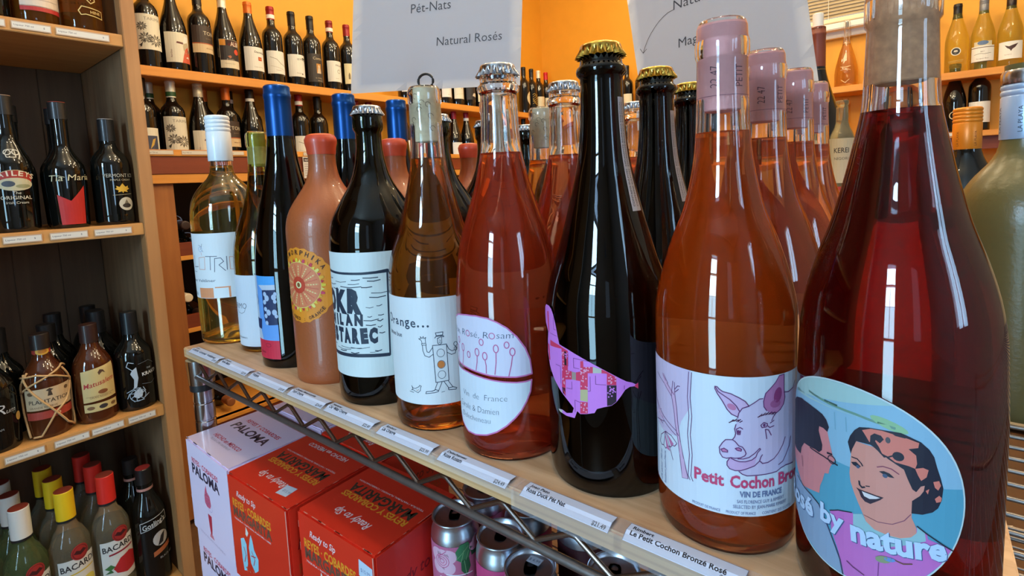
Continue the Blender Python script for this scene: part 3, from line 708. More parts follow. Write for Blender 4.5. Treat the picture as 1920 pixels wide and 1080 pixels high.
# --- black bottle with linocut label
B = Bottle([(43, 0), (44.8, 4), (45.4, 12), (45.4, 145), (44.8, 160), (42, 177), (36, 189.5), (29, 201.5), (22.2, 212.5), (17, 225.5), (14, 240), (12.6, 252), (12.6, 263), (14.4, 266), (14.8, 268), (14.9, 279), (13.6, 282)])
def okr_bottle():
    t = thing('wine_bottle', 'dark bottle with silver crown cap and black linocut lettering label, foremost of its row', 'bottle', (-.433, .321, 0))
    B.glass(DKGREEN, t); B.wine(liq('inky', (22, 6, 6)), .236, t); crown('crown_cap', SILVERCAP, .0138, .2805, t)
    a = Art(); a.rect(-60, 29, 62, 149, (232, 238, 232)); a.up(); K = (40, 52, 70)
    a.P([(-48, 129.5), (-25, 128.9), (0, 128.2), (25, 128.0), (49.4, 128.9), (54, 130.2), (49, 132.3), (38, 131.0), (25, 130.4), (0, 130.4), (-25, 131.5), (-48, 132)], K)
    a.P([(-48, 47.5), (-25, 47.2), (0, 48.2), (25, 48.8), (46.5, 48.2), (46.5, 51.5), (25, 52.2), (0, 51.6), (-25, 50.8), (-48, 51)], K)
    a.P([(48.0, 130), (49.6, 130), (47.2, 49), (45.6, 49)], K); a.P([(-48, 132), (-46, 132), (-46, 48), (-48, 48)], K); a.L([(52.5, 128), (51, 60)], .5, K)
    for i, (ch, x, hh, rr, dy) in enumerate([('O', -20, 19, 0, 0), ('K', -1.5, 19.5, -3, 0), ('R', 15.0, 20, -4, .3)]):
        a.T(ch, x, 92.5 + dy, hh, K, 16.5 if ch != 'O' else 19, .085, 0, R(rr), 'c')
    for i, ch in enumerate('MILAN'): a.T(ch, [-20, -9.5, -2.5, 8, 18.6][i], [78.6, 79, 79.5, 79.8, 80][i], 9.8, K, [9.4, 2.9, 6, 9, 8.8][i], .075, 0, R([-3, 2, -2, 3, -3][i]), 'c')
    for i, ch in enumerate('NESTAREC'): a.T(ch, [-35, -24, -14.5, -5, 4.5, 14.2, 23.6, 32][i], 62.2 + .2 * i, 12.6, K, [9, 7.2, 8, 8.4, 8.8, 8.2, 7.4, 8.2][i], .085, 0, R([2, -2, 3, -2, 2, -3, 2, -2][i]), 'c')
    rn = random.Random(3)
    for x, y, l in [(-24, 123, 10), (-8, 121, 16), (10, 119, 12), (-22, 117.5, 14), (0, 116.5, 24), (24, 116, 10), (-14, 114, 9), (14, 123, 9), (26, 125, 14), (30, 122, 12), (33, 110.5, 18), (31, 106.5, 15), (27, 97, 7), (37, 98, 5), (28, 88, 4), (38, 89, 5), (24, 84.5, 14), (37, 84, 5), (26, 80, 9), (37, 78, 4), (38, 72, 5), (-6, 57.5, 26), (8, 57.8, 20), (-14, 55.5, 22), (-8, 53.5, 10), (28, 53.6, 8), (33, 55, 6), (8, 52.9, 9), (-22, 58, 5)]:
        a.L([(x, y), (x + l * .5, y - rn.random() * .8), (x + l, y + rn.random() * .8)], .45 + rn.random() * .5, K)
    wlabel('front_label', a, .0454, t, rot=(0, 0, R(2.5))); back_label(B, .0454, 45, 130, 50, t)
    return t
okr = okr_bottle()
dup(okr, (-.442, .425, 0), R(12), 'dark bottle with silver crown cap, second in its row beside the corked amber wine neck')
dup(okr, (-.450, .520, 0), R(-10), 'dark bottle with silver crown cap, third in its row behind the pink sparkling wine')
dup(okr, (-.457, .616, 0), R(20), 'dark bottle with silver crown cap, farthest of its row left of a clear corked bottle')
# --- amber wine with cork
B = Bottle([(39.5, 0), (40.8, 4), (41.3, 10), (41.3, 120), (40.8, 132), (38.4, 146), (34, 159), (30.0, 169), (26, 183.5), (21.8, 200), (18.9, 212), (16.9, 222), (15.3, 234), (14.5, 250), (13.9, 274), (13.8, 279), (14.6, 281.2), (14.7, 290), (13.4, 293)])
def amber_bottle():
    t = thing('wine_bottle', 'amber wine with bare cork, little black ring on top and traffic light man label', 'bottle', (-.343, .316, 0))
    B.glass(GLASS, t); B.wine(liq('amber', (238, 164, 66)), .2325, t); cork(CORKM, .0100, .2465, .2925, t)
    a = Art(); a.rect(-62, 24, 60, 116, (240, 240, 238)); a.up(); K = (52, 64, 84); OG = (232, 136, 62)
    for i, (ch, x, hh) in enumerate([('O', -20, 8.4), ('r', -12.8, 7.6), ('a', -7, 7.6), ('n', -.6, 7.8), ('g', 5.6, 8), ('e', 11.4, 8)]): a.T(ch, x, 91.5 - (.6 if i % 2 else 0), hh, K, None, .012, 0, R([3, -3, 2, -2, 3, -2][i]), 'c')
    for x in (16.2, 20.6, 24.6): a.E(x, 91.9, 1.0, 1.0, K, 10)
    a.T('pinnee bue', -1.5, 81.2, 4.0, K, 23, .008, 0, 0, 'r')
    a.T('Vin de France', -52, 40, 3.4, K)
    def S(pts, wv=.55, c=K, cl=False): a.L(pts, wv, c, cl)
    bx = lambda x, y: (x, y)
    S([(27.6, 75.4), (39.2, 75.6), (39.6, 44.2), (28.6, 43.4)], .6, K, True)
    for y in (68.5, 58.6, 49.8):
        a.ring(34.0, y, 3.2, 3.4, .4, K, 18)
    a.E(33.9, 58.6, 2.9, 3.1, OG, 18)
    S([(30.6, 86.0), (36.8, 86.4), (36.4, 83.8), (31.2, 83.5)], .6, K, True); S([(29.8, 81.6), (31, 83), (36.8, 83.2), (37.4, 82.2), (34.5, 82.3), (32, 81)], .6)
    S([(32, 81.5), (32, 77), (33.6, 75.6), (35.4, 77), (35.4, 82)], .5); S([(33.8, 80), (34.4, 78.6), (33.6, 78.4)], .4); S([(33, 77.4), (34.6, 77.3)], .4)
    S([(27.6, 73.8), (24.5, 69.6), (22.8, 70), (22.2, 73), (22.0, 76)], .55); S([(27.6, 67.8), (24.2, 65.4), (20.6, 66.8), (19.2, 71), (19, 75.6)], .55); S([(18.6, 75.8), (22.4, 76), (22.0, 77.6), (18.4, 77.2)], .5, K, True)
    S([(18.8, 77.6), (18.4, 79.6), (16, 81.4), (18, 81.2), (17.6, 83.2), (19.2, 81.6), (20.2, 83.4), (20.6, 81.4), (22.4, 82.6), (21.8, 80.6), (22, 78)], .5)
    S([(39.2, 75.2), (41, 71), (43.6, 69), (46, 69.6)], .55); S([(39.4, 68.4), (43, 66), (46.4, 66.6), (47.4, 71), (46.5, 73)], .55); a.ring(47, 74.6, 1.6, 1.8, .5, K); a.ring(46.8, 70.6, 1.3, 1.6, .4, K)
    S([(30.0, 43.4), (27.2, 36.6), (24.6, 35.8)], .55); S([(33.8, 43.6), (30.2, 35.6)], .55); S([(30.2, 35.4), (27.0, 34.6), (19.4, 33.8), (20.0, 35.6), (25, 36.0), (28.2, 37.2), (30.4, 36.2)], .6, K, True)
    S([(35.2, 43.8), (39.0, 37.6)], .55); S([(38.8, 44.0), (42.6, 37.8)], .55); S([(38.6, 37.4), (39.0, 35.8), (45.2, 35.2), (46.0, 36.4), (42.8, 37.8)], .6, K, True)
    S([(33, 34.6), (35.6, 35)], .4); S([(4, 34.6), (6.4, 34.2), (8, 34.0)], .5)
    S([(6.2, 39.8), (7.8, 37.6), (10.2, 37.8), (13.6, 39.6), (14.2, 40.8), (15.8, 40.2), (14.9, 38.6), (14.6, 36.2), (12.4, 34.2), (9.4, 35.4), (7.6, 36.4), (6.0, 35.8), (7.2, 37.4)], .5, K, True); S([(10.6, 36.6), (12.2, 35.9), (13, 37.4)], .4, (190, 140, 110))
    ca = Art(); rn = random.Random(9)
    for _ in range(16):
        x, y = rn.uniform(-30, 30), rn.uniform(252, 288); ca.L([(x + 2.6 * math.cos(q) * (1 - q / 9), y + 2.2 * math.sin(q)) for q in [k * .7 for k in range(8)]], .35, (120, 84, 54))
    wlabel('cork_print', ca, .0101, [c for c in t.children if c.name.startswith('cork')][0], grid=2.0)
    wlabel('front_label', a, .0413, t, rot=(0, 0, R(1.5))); back_label(B, .0413, 40, 118, 54, t, (226, 206, 190)); return t
amber = amber_bottle()
bm = bmesh.new(); tube(bm, [(.0064 * math.cos(q), .0015 * math.sin(q), .0062 + .0064 * math.sin(q)) for q in [2 * PI * k / 24 for k in range(24)]], .0011, 8, True)
tag(ob('ring', fin(bm, 'ring', mat('dark_wire', (40, 36, 34), .4, .6), True), None, (-.340, .316, .2929), (0, 0, R(38))), 'little black metal ring standing on the bare cork of the amber wine', 'ring')
dup(amber, (-.350, .418, 0), R(8), 'amber corked wine, second in its row directly behind the pink sparkling bottle')
dup(amber, (-.358, .515, 0), R(-12), 'amber corked wine, third in its row with its clear neck between two crown capped necks')
# --- pink sparkling
B = Bottle([(39.5, 0), (41.4, 4), (42, 10), (42, 108), (41.4, 122), (38.6, 149), (33.8, 171), (28, 188), (22.4, 205), (18.8, 220), (16.2, 233), (14.9, 252), (14.3, 270), (14.2, 276.4), (14.8, 277.2), (16.4, 278.8), (16.7, 280.5), (16.2, 282.4), (14.6, 283.8), (14.1, 285), (14.1, 288.5), (14.2, 290)])
def rose_bottle():
    t = thing('wine_bottle', 'pink sparkling wine with silver crown cap and two part egg label, foremost of its row', 'bottle', (-.259, .316, 0))
    B.glass(GLASS, t); B.wine(liq('rose', (248, 166, 124)), .2315, t); crown('crown_cap', SILVERCAP, .0140, .2900, t)
    a = Art(); PB = (222, 120, 176); WL = (236, 240, 246); PK2 = (212, 108, 158); K = (70, 84, 110)
    up = [(-42, 72), (-42, 86), (-38, 97), (-30, 104.5), (-20.4, 108.5), (-7.5, 110.4), (3.1, 111), (12.6, 110), (20.1, 107.2), (27.2, 102.9), (34.1, 96), (40.2, 86.7), (43.4, 77.9), (44.6, 66.8), (40.3, 66.2), (32.8, 65.7), (23.7, 66.2), (13.3, 66.7), (3.8, 67.8), (-8.1, 68.8), (-25.2, 69.4), (-35, 70.6)]
    lo = [(-42, 66), (-32.4, 65.2), (-10.1, 65.7), (2.5, 64.7), (13.1, 63.4), (22.6, 62.4), (32.6, 61.5), (39.1, 61.5), (44.1, 62.2), (42.7, 53.5), (39.4, 46.4), (35.3, 39.9), (30.5, 34.7), (23.8, 28.7), (16, 23.5), (7.6, 19.9), (-3.4, 17.5), (-13.2, 17), (-24, 21), (-34, 30), (-40, 44), (-42, 56)]
    a.P(up, (232, 226, 240)); a.P(lo, WL); a.up(); a.L(up, 1.1, PB, True); a.L(lo, 1.1, PB, True); a.up()
    for i, (s_, x) in enumerate([('Von,', -30), ('R', -14), ('sé,', -3.6), ('R', 8.4), ('sam', 19.0)]): a.T(s_, x, 93.6 + .03 * (x + 30), 5.0, K, [12, 4, 8.6, 4.6, 12.5][i], -.016, .12)
    a.ring(-6.6, 96.4, 2.2, 2.2, .6, PK2); a.ring(15.6, 96.9, 2.2, 2.2, .6, PK2)
    for x, y, x2, y2 in [(-14.4, 82.3, -16.2, 69.8), (2.4, 81.9, .6, 69.1), (9.2, 79.8, 9.8, 68.2), (18.3, 86, 16.7, 67.9), (30.4, 83.5, 27, 66.6), (-25, 79, -25.6, 70)]:
        a.ring(x, y + 1.4, 1.9, 2.9, .75, PK2, 12); a.L([(x, y - 1.4), ((x + x2) / 2 + .5, (y + y2) / 2), (x2, y2)], .75, PK2)
    for x, y in [(-6.7, 79.8), (6.7, 91.5), (26.4, 90.2), (-21.6, 88), (-32.3, 80)]: a.ring(x, y, 1.8, 2.4, .7, PK2, 12)
    a.T('Vin  de  France', 25, 47.5, 4.6, K, 43, -.020, .1, R(2.5), 'r'); a.T('Carole & Damien', 18, 36.8, 5.0, K, 42, -.020, .1, R(2), 'r'); a.T('Delecheneau', 11, 29.2, 4.4, K, 32, -.020, .1, R(3), 'r')
    wlabel('egg_label', a, .042, t); back_label(B, .042, 26, 100, 62, t, (236, 196, 184)); return t
rose = rose_bottle()
dup(rose, (-.264, .419, 0), R(8), 'pink sparkling wine with silver crown cap, second in its row beside the tall black bottle')
dup(rose, (-.270, .515, 0), R(-10), 'pink sparkling wine, third in its row hidden behind the tall black bottle')
dup(rose, (-.279, .606, 0), R(14), 'pink sparkling wine with silver crown cap, farthest of its row between two black necks')
# --- black bottle with pink bird
B = Bottle([(42, 0), (43.6, 4), (44.4, 10), (44.5, 112), (43.8, 122), (40.6, 138.5), (35.4, 154), (28.9, 176.3), (22.9, 198.8), (18.2, 220), (15.8, 241), (14.9, 258), (14.6, 272), (14.5, 276.4), (15.2, 277.4), (16.8, 279.2), (17.1, 281.2), (16.6, 283.2), (14.9, 284.8), (14.3, 286.4), (14.2, 290.5)])
def duck_bottle():
    t = thing('wine_bottle', 'tall black sparkling bottle with gold crown cap and pink patchwork bird, foremost of its row', 'bottle', (-.173, .323, 0))
    B.glass(mat('near_black_glass', (26, 32, 14), 0.0, trans=1.0, ior=1.5), t); B.wine(liq('inky', (22, 6, 6)), .245, t); crown('crown_cap', GOLDCAP, .0142, .2902, t)
    a = Art(); PK3 = (226, 132, 226); RD = (232, 54, 96); K = (44, 22, 40)
    out = [(-37.5, 119.7), (-33, 122.6), (-27, 123), (-23.2, 121.5), (-20.6, 118.0), (-18.2, 112.3), (-16, 104.2), (-14.4, 99.1), (-6.9, 97.6), (2, 94.6), (9.8, 91.4), (17, 88), (23.3, 84.7), (28.9, 81.5), (32.5, 79.6), (36.2, 78.5), (38.5, 77.2), (40.2, 78), (40.2, 74.1), (37.7, 76.0), (34.6, 75.9), (31.6, 74.2), (28.6, 69.9), (25.7, 66.2), (22.8, 63.9), (17.7, 62.5), (13.3, 60.9), (11.7, 58), (6.3, 56.4), (1.8, 55.4), (-.5, 56.8), (-2.7, 51.5), (-9.6, 50.9), (-16.6, 51.6), (-18, 53), (-13.4, 53.8), (-9.5, 52.9), (-4.4, 54.5), (-3.1, 58.2), (-7.5, 61.8), (-13.9, 66.1), (-21.8, 72.3), (-29, 79.5), (-33, 88.4), (-32, 97.5), (-30, 104), (-37, 109), (-39.5, 114.5)]
    a.P(out, PK3); a.up()
    r2_ = [(-26.4, 99.1), (-26.8, 94.9), (-12.2, 96.6), (-12.1, 87.2), (-13.1, 69.6), (-10, 64.2), (-9.4, 76.2), (-3.9, 77.6), (-3.7, 83.1), (-7, 83), (-6.4, 96.4), (-15.7, 98.6)]
    r3_ = [(3.1, 91.3), (5.1, 91.8), (5.2, 87.8), (11.5, 88.7), (11.4, 84.5), (8, 84.1), (7.6, 73), (2.4, 72.1), (2.6, 77.9), (-.6, 77.8), (-.4, 83.2), (2.9, 84.4)]
    r5_ = [(17, 87.6), (20.5, 86.0), (26.1, 82.5), (26, 77.4), (20.1, 77.6), (20.3, 84.8), (16.9, 85)]
    for q in (r2_, r3_, r5_, [(2.1, 63.9), (7.4, 64.5), (7.1, 56.9), (1.8, 55.8)], [(-30.5, 118), (-28.2, 119), (-28, 104), (-29.8, 105.6)], [(38.2, 77), (40.2, 78), (40.2, 74.1), (37.7, 75.8)], [(-32, 95), (-29, 95), (-28, 84), (-30.6, 84)]): a.P(q, RD)
    a.P([(20.1, 77.3), (26.1, 77.3), (25.8, 66.6), (22.8, 64.1), (19.9, 63.6)], K); a.P([(-9.6, 95.6), (-6.3, 95.6), (-6.6, 86), (-10, 86)], K); a.P([(-13, 70), (-10, 70), (-9.8, 64.8), (-12.6, 66)], K)
    a.P([(2.4, 72.1), (7.6, 73), (7.4, 64.8), (2.1, 64.7)], (206, 190, 140)); a.P([(11.5, 88.7), (17, 87.6), (16.9, 85), (11.4, 84.5)], (200, 196, 180)); a.P([(-3.9, 83), (-.6, 83), (-.6, 77.8), (-3.9, 77.6)], (176, 150, 140)); a.P([(-18, 53), (-13.4, 53.6), (-14, 51.4), (-16.6, 51.6)], (220, 210, 190)); a.up()
    rn = random.Random(5)
    def dots(x0, y0, x1, y1, c, n):
        for _ in range(n): a.E(x0 + rn.random() * (x1 - x0), y0 + rn.random() * (y1 - y0), .55, .55, c, 6)
    LP = (248, 170, 200)
    dots(-12, 70, -10.4, 96, LP, 16); dots(-9.4, 78, -4.6, 82.4, LP, 8); dots(3.2, 74, 7.4, 87, LP, 20); dots(5, 85, 11, 88, LP, 6); dots(2.6, 57, 6.8, 63.6, LP, 9); dots(20.8, 78, 25.6, 83, LP, 9); dots(20.6, 67, 25.4, 76.6, PK3, 16); dots(-9.4, 87, -6.9, 95, PK3, 7)
    for q in ([(-19, 84), (-14, 84), (-14, 72)], [(-2, 92.5), (-2, 86), (2, 86)], [(-2, 92.5), (8.8, 92)], [(9.4, 82), (9.4, 72.4), (7.8, 72)], [(-2, 64), (2, 63.4)], [(-2, 64), (-2, 56)], [(13, 83), (13, 77.4), (19.6, 77.4)], [(-4, 76), (-4, 71), (-8.6, 70.6)], [(-20.4, 116), (-20.4, 108), (-18, 108)], [(-26, 104), (-17, 104)], [(31, 77), (31, 74.6)]): a.L(q, .3, (120, 50, 120))
    wlabel('bird_label', a, .0446, t)
    a = Art(); a.rect(-3.1, 186, 3.1, 262, (206, 196, 196)); a.up()
    for k in range(2): a.T('CONTAINS SULFITES  ESPUMANTE BAIRRADA PORTUGAL', -1.9 + k * 2.4 + 1.2, 189, 1.3, (70, 60, 66), 70, 0, 0, R(90))
    build('neck_tag', a, cyl(B.r, .0167), t, gz=3.0, grid=2.0, base=.0003, rot=(0, 0, R(82)))
    return t
duck = duck_bottle()
dup(duck, (-.179, .432, 0), R(-3), 'tall black bottle with gold crown cap, second in its row')
dup(duck, (-.185, .532, 0), R(4), 'tall black bottle with gold crown cap, farthest of its row under the crooked sign')
# --- pink pig bottle
PROF_BURG = [(37, 0), (38.6, 4), (39.3, 10), (39.4, 122), (38.6, 134), (36.6, 144.5), (33.4, 157), (28.4, 172.5), (22.4, 188), (18.6, 203.5), (16.2, 217), (14.9, 231), (14.3, 246), (13.7, 268), (13.7, 272.5), (14.5, 274.6), (14.6, 281.5), (13.8, 284.5), (13.6, 290), (12.8, 292.6)]
B = Bottle(PROF_BURG)
def pig_bottle():
    t = thing('wine_bottle', 'salmon rosé bottle with pink cork and a pig on its label, foremost of its row', 'bottle', (-.090, .312, 0))
    B.glass(GLASS, t); B.wine(liq('salmon', (253, 194, 136)), .2320, t); ck = cork(PCORKM, .0100, .2435, .2915, t)
    a = Art(); a.T('22 47', 0, 256, 4.6, (120, 66, 80), 12, -.01, 0, R(90)); a.rect(-24, 251.5, 24, 251.8, (190, 110, 124)); a.T('PETIT', 12, 256, 4.2, (150, 90, 104), 12, 0, 0, R(90))
    wlabel('cork_print', a, .0101, ck, grid=2.0, rot=(0, 0, R(8)))
    a = Art(); LB = (236, 240, 248); PKL = (232, 190, 220); PKD = (214, 128, 172); LN = (116, 56, 112)
    a.P([(-64, 14), (64, 24.5), (64, 101), (-64, 95)] if False else [(-64, 24), (64, 24), (64, 101.5), (-64, 101.5)], LB); a.up()
    a.P([(-60, 101.4), (-6.5, 101.4), (-7.2, 80), (-13, 70), (-16, 60), (-30, 58), (-44, 62), (-60, 60)], (228, 206, 232)); a.up()
    tr = [(-20, 83.3), (-18.1, 74.9), (-17.2, 66.8), (-15.4, 58.4), (-14.2, 49.7), (-12.6, 37), (-8.8, 38), (-11.5, 48.6), (-13.6, 57.6), (-15.2, 67.6), (-16, 77.2), (-17.3, 85.1)]
    a.P(tr, PKL); a.L(tr, .45, LN); a.P([(-29, 93), (-26.8, 87.6), (-20, 82.5), (-17.3, 85.1), (-24, 89.4), (-27.6, 93.2)], PKL)
    for q in ([(-36.8, 90.9), (-26.8, 87.6), (-20, 82.5)], [(-29, 93), (-24, 88.7), (-17.9, 84.1)], [(-27.6, 93.2), (-23, 89)], [(-20, 83.3), (-18.7, 91.8)], [(-17.3, 85), (-17.5, 91.5)], [(-17.3, 87.4), (-15, 90.2), (-13.5, 90.4)], [(-16.9, 86), (-14.4, 88.4)], [(-48, 82), (-38.7, 72), (-27.6, 66.9), (-16.8, 63.2), (-14.9, 60.9)], [(-46, 78), (-37, 69.4), (-28, 64.4), (-17, 60.4)],
              [(-45.7, 67.5), (-42.3, 59.9), (-40.3, 52.7), (-41.8, 41.4), (-42.7, 28.6), (-41, 22)], [(-42.6, 66), (-39.6, 58), (-38, 50), (-39, 38), (-39.6, 24)], [(-39, 61), (-33, 62.6), (-28, 63.8)], [(-35, 66.4), (-31.6, 70)], [(-33, 62.4), (-29.6, 61.8)]): a.L(q, .45, LN)
    a.P([(-34, 70), (-30.6, 68), (-27, 65.6), (-31, 64.2), (-35, 66)], PKL)
    for dx in (0, 1.7): a.L([(-7.6 + dx, 100.6), (-8.6 + dx, 86), (-7.8 + dx, 75.3), (-8.8 + dx, 64.5), (-7.8 + dx, 52.9), (-8.8 + dx, 40.3), (-7.6 + dx, 37.8)], .42, LN)
    a.P([(-28, 58.2), (-25.4, 48.4), (-22, 48.2)], PKD); a.P([(-25.6, 58.4), (-18.8, 54.2), (-19.6, 52.8), (-21, 51.8)], PKD)
    a.L([(-34, 48.6), (-32, 53.8), (-26.3, 58.4), (-20.6, 58.4), (-16.2, 55.6), (-18, 53.2), (-20, 52.8), (-21.3, 51.2), (-24, 50.4), (-26.4, 47.8), (-28.8, 48.6), (-31.6, 47.6)], .45, LN, True); a.L([(-26.3, 58.4), (-28.8, 48.6)], .4, LN); a.L([(-26.3, 58.4), (-22, 50.4)], .4, LN); a.L([(-22.6, 51.2), (-19.5, 44.2)], .4, LN)
    a.T('12% alc/vol  750 ml', -31, 25.5, 2.4, (120, 130, 170), 19, 0, 0, R(90)); a.T('Rimbert Jean-Marie', -26.4, 26, 2.0, (120, 130, 170), 20, 0, 0, R(90))
    # the pig: one flat wash, then its lines
    head = [(17.5, 79.4), (18.1, 82.1), (19.8, 84.7), (23.2, 86.1), (25.7, 87.6), (28.6, 89.6), (30.5, 89.7), (32, 93), (44, 91.2), (50, 91), (57, 93), (57, 48.6), (52.4, 49.1), (45.4, 49.9), (41.6, 49.3), (38.7, 48), (33.4, 47.7), (27.5, 47.5), (22, 47.3), (19.6, 48.2), (18, 49.6), (16.1, 49.9), (13.4, 50.7), (12.2, 52.4), (12.2, 54.4), (13.4, 56.5), (10, 56.5), (8.7, 58.7), (8.4, 61.9), (10.1, 64.9), (11.6, 66.7), (14.9, 67.1), (16, 68.7), (16.5, 70.7), (16, 73.2), (16.7, 75.7)]
    a.P(head, (226, 208, 234)); e1 = [(17.2, 80), (14.5, 81.2), (12.4, 83.6), (10.2, 87.8), (7.6, 91.8), (6.4, 94.4), (6.5, 95.6), (7.6, 95.5), (8.5, 94.4), (10.2, 93.2), (14.2, 92.4), (18.1, 90.5), (21.2, 88.6), (23.2, 85.9), (19.8, 84.7)]
    a.P(e1, (226, 190, 224)); a.up()
    e2 = [(32.6, 82.9), (31, 85.2), (30.8, 88.2), (32, 92.4), (35.2, 95.2), (38, 97.7), (40.4, 100.9), (43.8, 101), (43.8, 92.5), (44.5, 88.3), (43.5, 84.6), (41.1, 82.2), (38.7, 80.9), (35, 81.4)]
    a.P(e2, (206, 130, 178)); a.E(14.6, 85.2, 2.4, 1.6, (214, 130, 170), 12, R(-30)); a.P([(12.2, 54.4), (13.4, 56.5), (16.1, 55.7), (18.2, 55.1), (21.3, 55.2), (24.6, 56.2), (26.7, 57.9), (27.4, 60), (26, 52.9), (22.4, 51.4), (18.9, 50.1), (16.1, 49.9), (13.4, 50.7)], (224, 180, 220)); a.up()
    a.E(39.6, 90.5, 2.6, 4.2, (160, 66, 120), 14, R(-15)); a.E(38.0, 86, 3.4, 2.2, (186, 100, 150), 12)
    a.E(10.7, 60.6, 1.8, 1.0, PKD, 12, R(-12)); a.E(17.8, 61.9, 1.6, 1.0, PKD, 12, R(-18)); a.up()
    for q in (head[:7], e1, [(6.8, 95.2), (8, 92.9), (10.2, 91.5), (13.7, 89.2), (16.8, 86), (18.5, 82.9)], e2, [(16.7, 75.7), (16, 73.2), (16.5, 70.7), (16, 68.7), (14.9, 67.1), (11.6, 66.7), (10.1, 64.9), (8.4, 61.9), (8.7, 58.7), (10, 56.6), (12, 56.3), (14.1, 57), (16.1, 56.8), (18.9, 57.3), (21, 58.5), (21.6, 59.7), (21.1, 61.3), (19.8, 63.3), (18, 63.9), (16.2, 66.2), (14.9, 67.1)],
              [(14.1, 56.6), (16.1, 55.7), (18.2, 55.1), (21.3, 55.2), (24.6, 56.2), (26.7, 57.9), (27.5, 60.1), (29.2, 61.9), (28.6, 62.4), (26, 59.8), (23.1, 57.6), (20.3, 56.7), (17.5, 56.6)], [(13.4, 56.5), (12.2, 54.4), (12.2, 52.4), (13.4, 50.7), (16.1, 49.9), (18.9, 50.1), (22.4, 51.4), (26, 52.9), (28.6, 55.4), (29.4, 57.7), (30.2, 58.8)],
              [(18, 49.6), (19.6, 48.2), (22, 47.3), (27.5, 47.5), (33.4, 47.7), (38.7, 48), (41.6, 49.3), (45.4, 49.9), (52.4, 49.1)], [(28.8, 55.4), (30.2, 53.9), (33.4, 54.1), (37.2, 55.8), (40, 58.3), (43, 62), (45, 66)], [(40.1, 51.6), (43.2, 52.8), (45.4, 55.6), (48.4, 60), (50, 65)], [(43.8, 91.2), (47.6, 90.5), (52.2, 91.7), (54.5, 95)], [(9.2, 60.8), (10.7, 61.8), (12.5, 60.8), (12.5, 59.8), (10, 59.7), (9.2, 60.8)], [(16.2, 62.3), (18, 62.9), (19.4, 62), (19.1, 61), (17.3, 61.4), (16.2, 62.3)],
              [(32.6, 67.4), (31.8, 72.7), (33.6, 72.2), (35.3, 69)], [(29.3, 75.2), (31, 76.6), (33.1, 75.6), (32.4, 74), (30, 73.8), (29.3, 75.2)], [(33, 74.6), (34.4, 73.4), (37, 74)], [(34.6, 75.8), (37, 77)], [(35.5, 77), (36.6, 79), (38.4, 81)], [(16.7, 73), (18.6, 74.2), (20, 73.3)], [(17, 72.6), (17.4, 70.2), (18.6, 70.2), (18.9, 72.4)]): a.L(q, .5, LN)
    for x0, y0, x1, y1, n in ((13.9, 76.9, 19.1, 77.5, 7), (28.3, 80.2, 37.8, 80.6, 11)):
        for k in range(n): 
            q = k / (n - 1); x = x0 + q * (x1 - x0); y = y0 + q * (y1 - y0) + .8 * math.sin(q * PI); a.L([(x - .6, y - .5), (x + .7, y + (.8 if k % 2 else .3))], .5, (84, 30, 70))
    a.E(17.9, 71.6, .7, 1.1, LN, 8); a.E(31.2, 75.1, .8, .9, LN, 8)
    RD = (222, 74, 118)
    a.T('Petit', -5, 40.4, 6.6, RD, 15.6, .03); a.T('Cochon', 13.6, 40.4, 6.6, RD, 23.6, .03); a.T('Bronzé', 40, 40.4, 6.6, RD, 26, .03)
    a.T('VIN DE FRANCE', 18.3, 35.2, 3.1, (120, 132, 170), 24, .035); a.T('SAS FLORENCE GUY & RIMBERT', 17, 31.6, 1.9, (120, 130, 170), 27); a.T('SELECTED BY JEAN-MARIE RIMBERT', 15, 28.6, 1.9, (120, 130, 170), 31)
    a.T('PRODUIT DE FRANCE', -6.3, 25.2, 1.6, (130, 140, 180), 15); a.T('PRODUCT OF FRANCE', 11.5, 25.2, 1.6, (130, 140, 180), 15); a.T('CONTIENT DES SULFITES', 30, 25.2, 1.6, (130, 140, 180), 20)
    wlabel('front_label', a, .0394, t); back_label(B, .0394, 30, 113, 76, t, (240, 214, 200)); return t
pig = pig_bottle()
for i, (x, y, q, lb) in enumerate([(-.090, .414, 6, 'salmon rosé with pink cork, second in its row'), (-.087, .513, -9, 'salmon rosé with pink cork, third in its row'), (-.087, .607, 4, 'salmon rosé with pink cork, farthest of its row beside the paper sign corner')]):
    dup(pig, (x, y, 0), R(q), lb)
# --- the big red rosé closest to the camera
B = Bottle([(38.8, 0), (40.4, 4), (41.1, 10), (41.2, 92), (40.6, 115), (39.6, 134), (37, 150), (32.6, 166), (26.6, 183.5), (21.2, 205), (16.8, 226), (15.0, 236), (14.2, 250), (13.5, 270), (13.4, 272), (14.5, 273.4), (14.6, 284), (13.9, 288), (13.5, 294), (12.8, 296)])
t = thing('wine_bottle', 'deep red rosé bottle nearest the camera with an oval fifties couple label', 'bottle', (-.008, .302, 0))
B.glass(GLASS, t); B.wine(liq('crimson', (112, 10, 16)), .2340, t); cork(GREYCORK, .0104, .2460, .295, t)
a = Art(); SK = (232, 152, 134); SK2 = (228, 138, 138); HR = (36, 36, 52); TL = (92, 166, 190); LT = (150, 192, 214)
pts = [(-18 + 45.7 * math.cos(2 * PI * k / 72), 67.2 + 45.9 * math.sin(2 * PI * k / 72)) for k in range(72)]
a.P(pts, (214, 226, 224)); a.up(); inn_ = [(-18 + 45.0 * math.cos(2 * PI * k / 72), 67.2 + 45.2 * math.sin(2 * PI * k / 72)) for k in range(72)]
a.P(inn_, TL); a.up()
a.P([p for p in inn_ if p[1] > 74], LT); a.up()
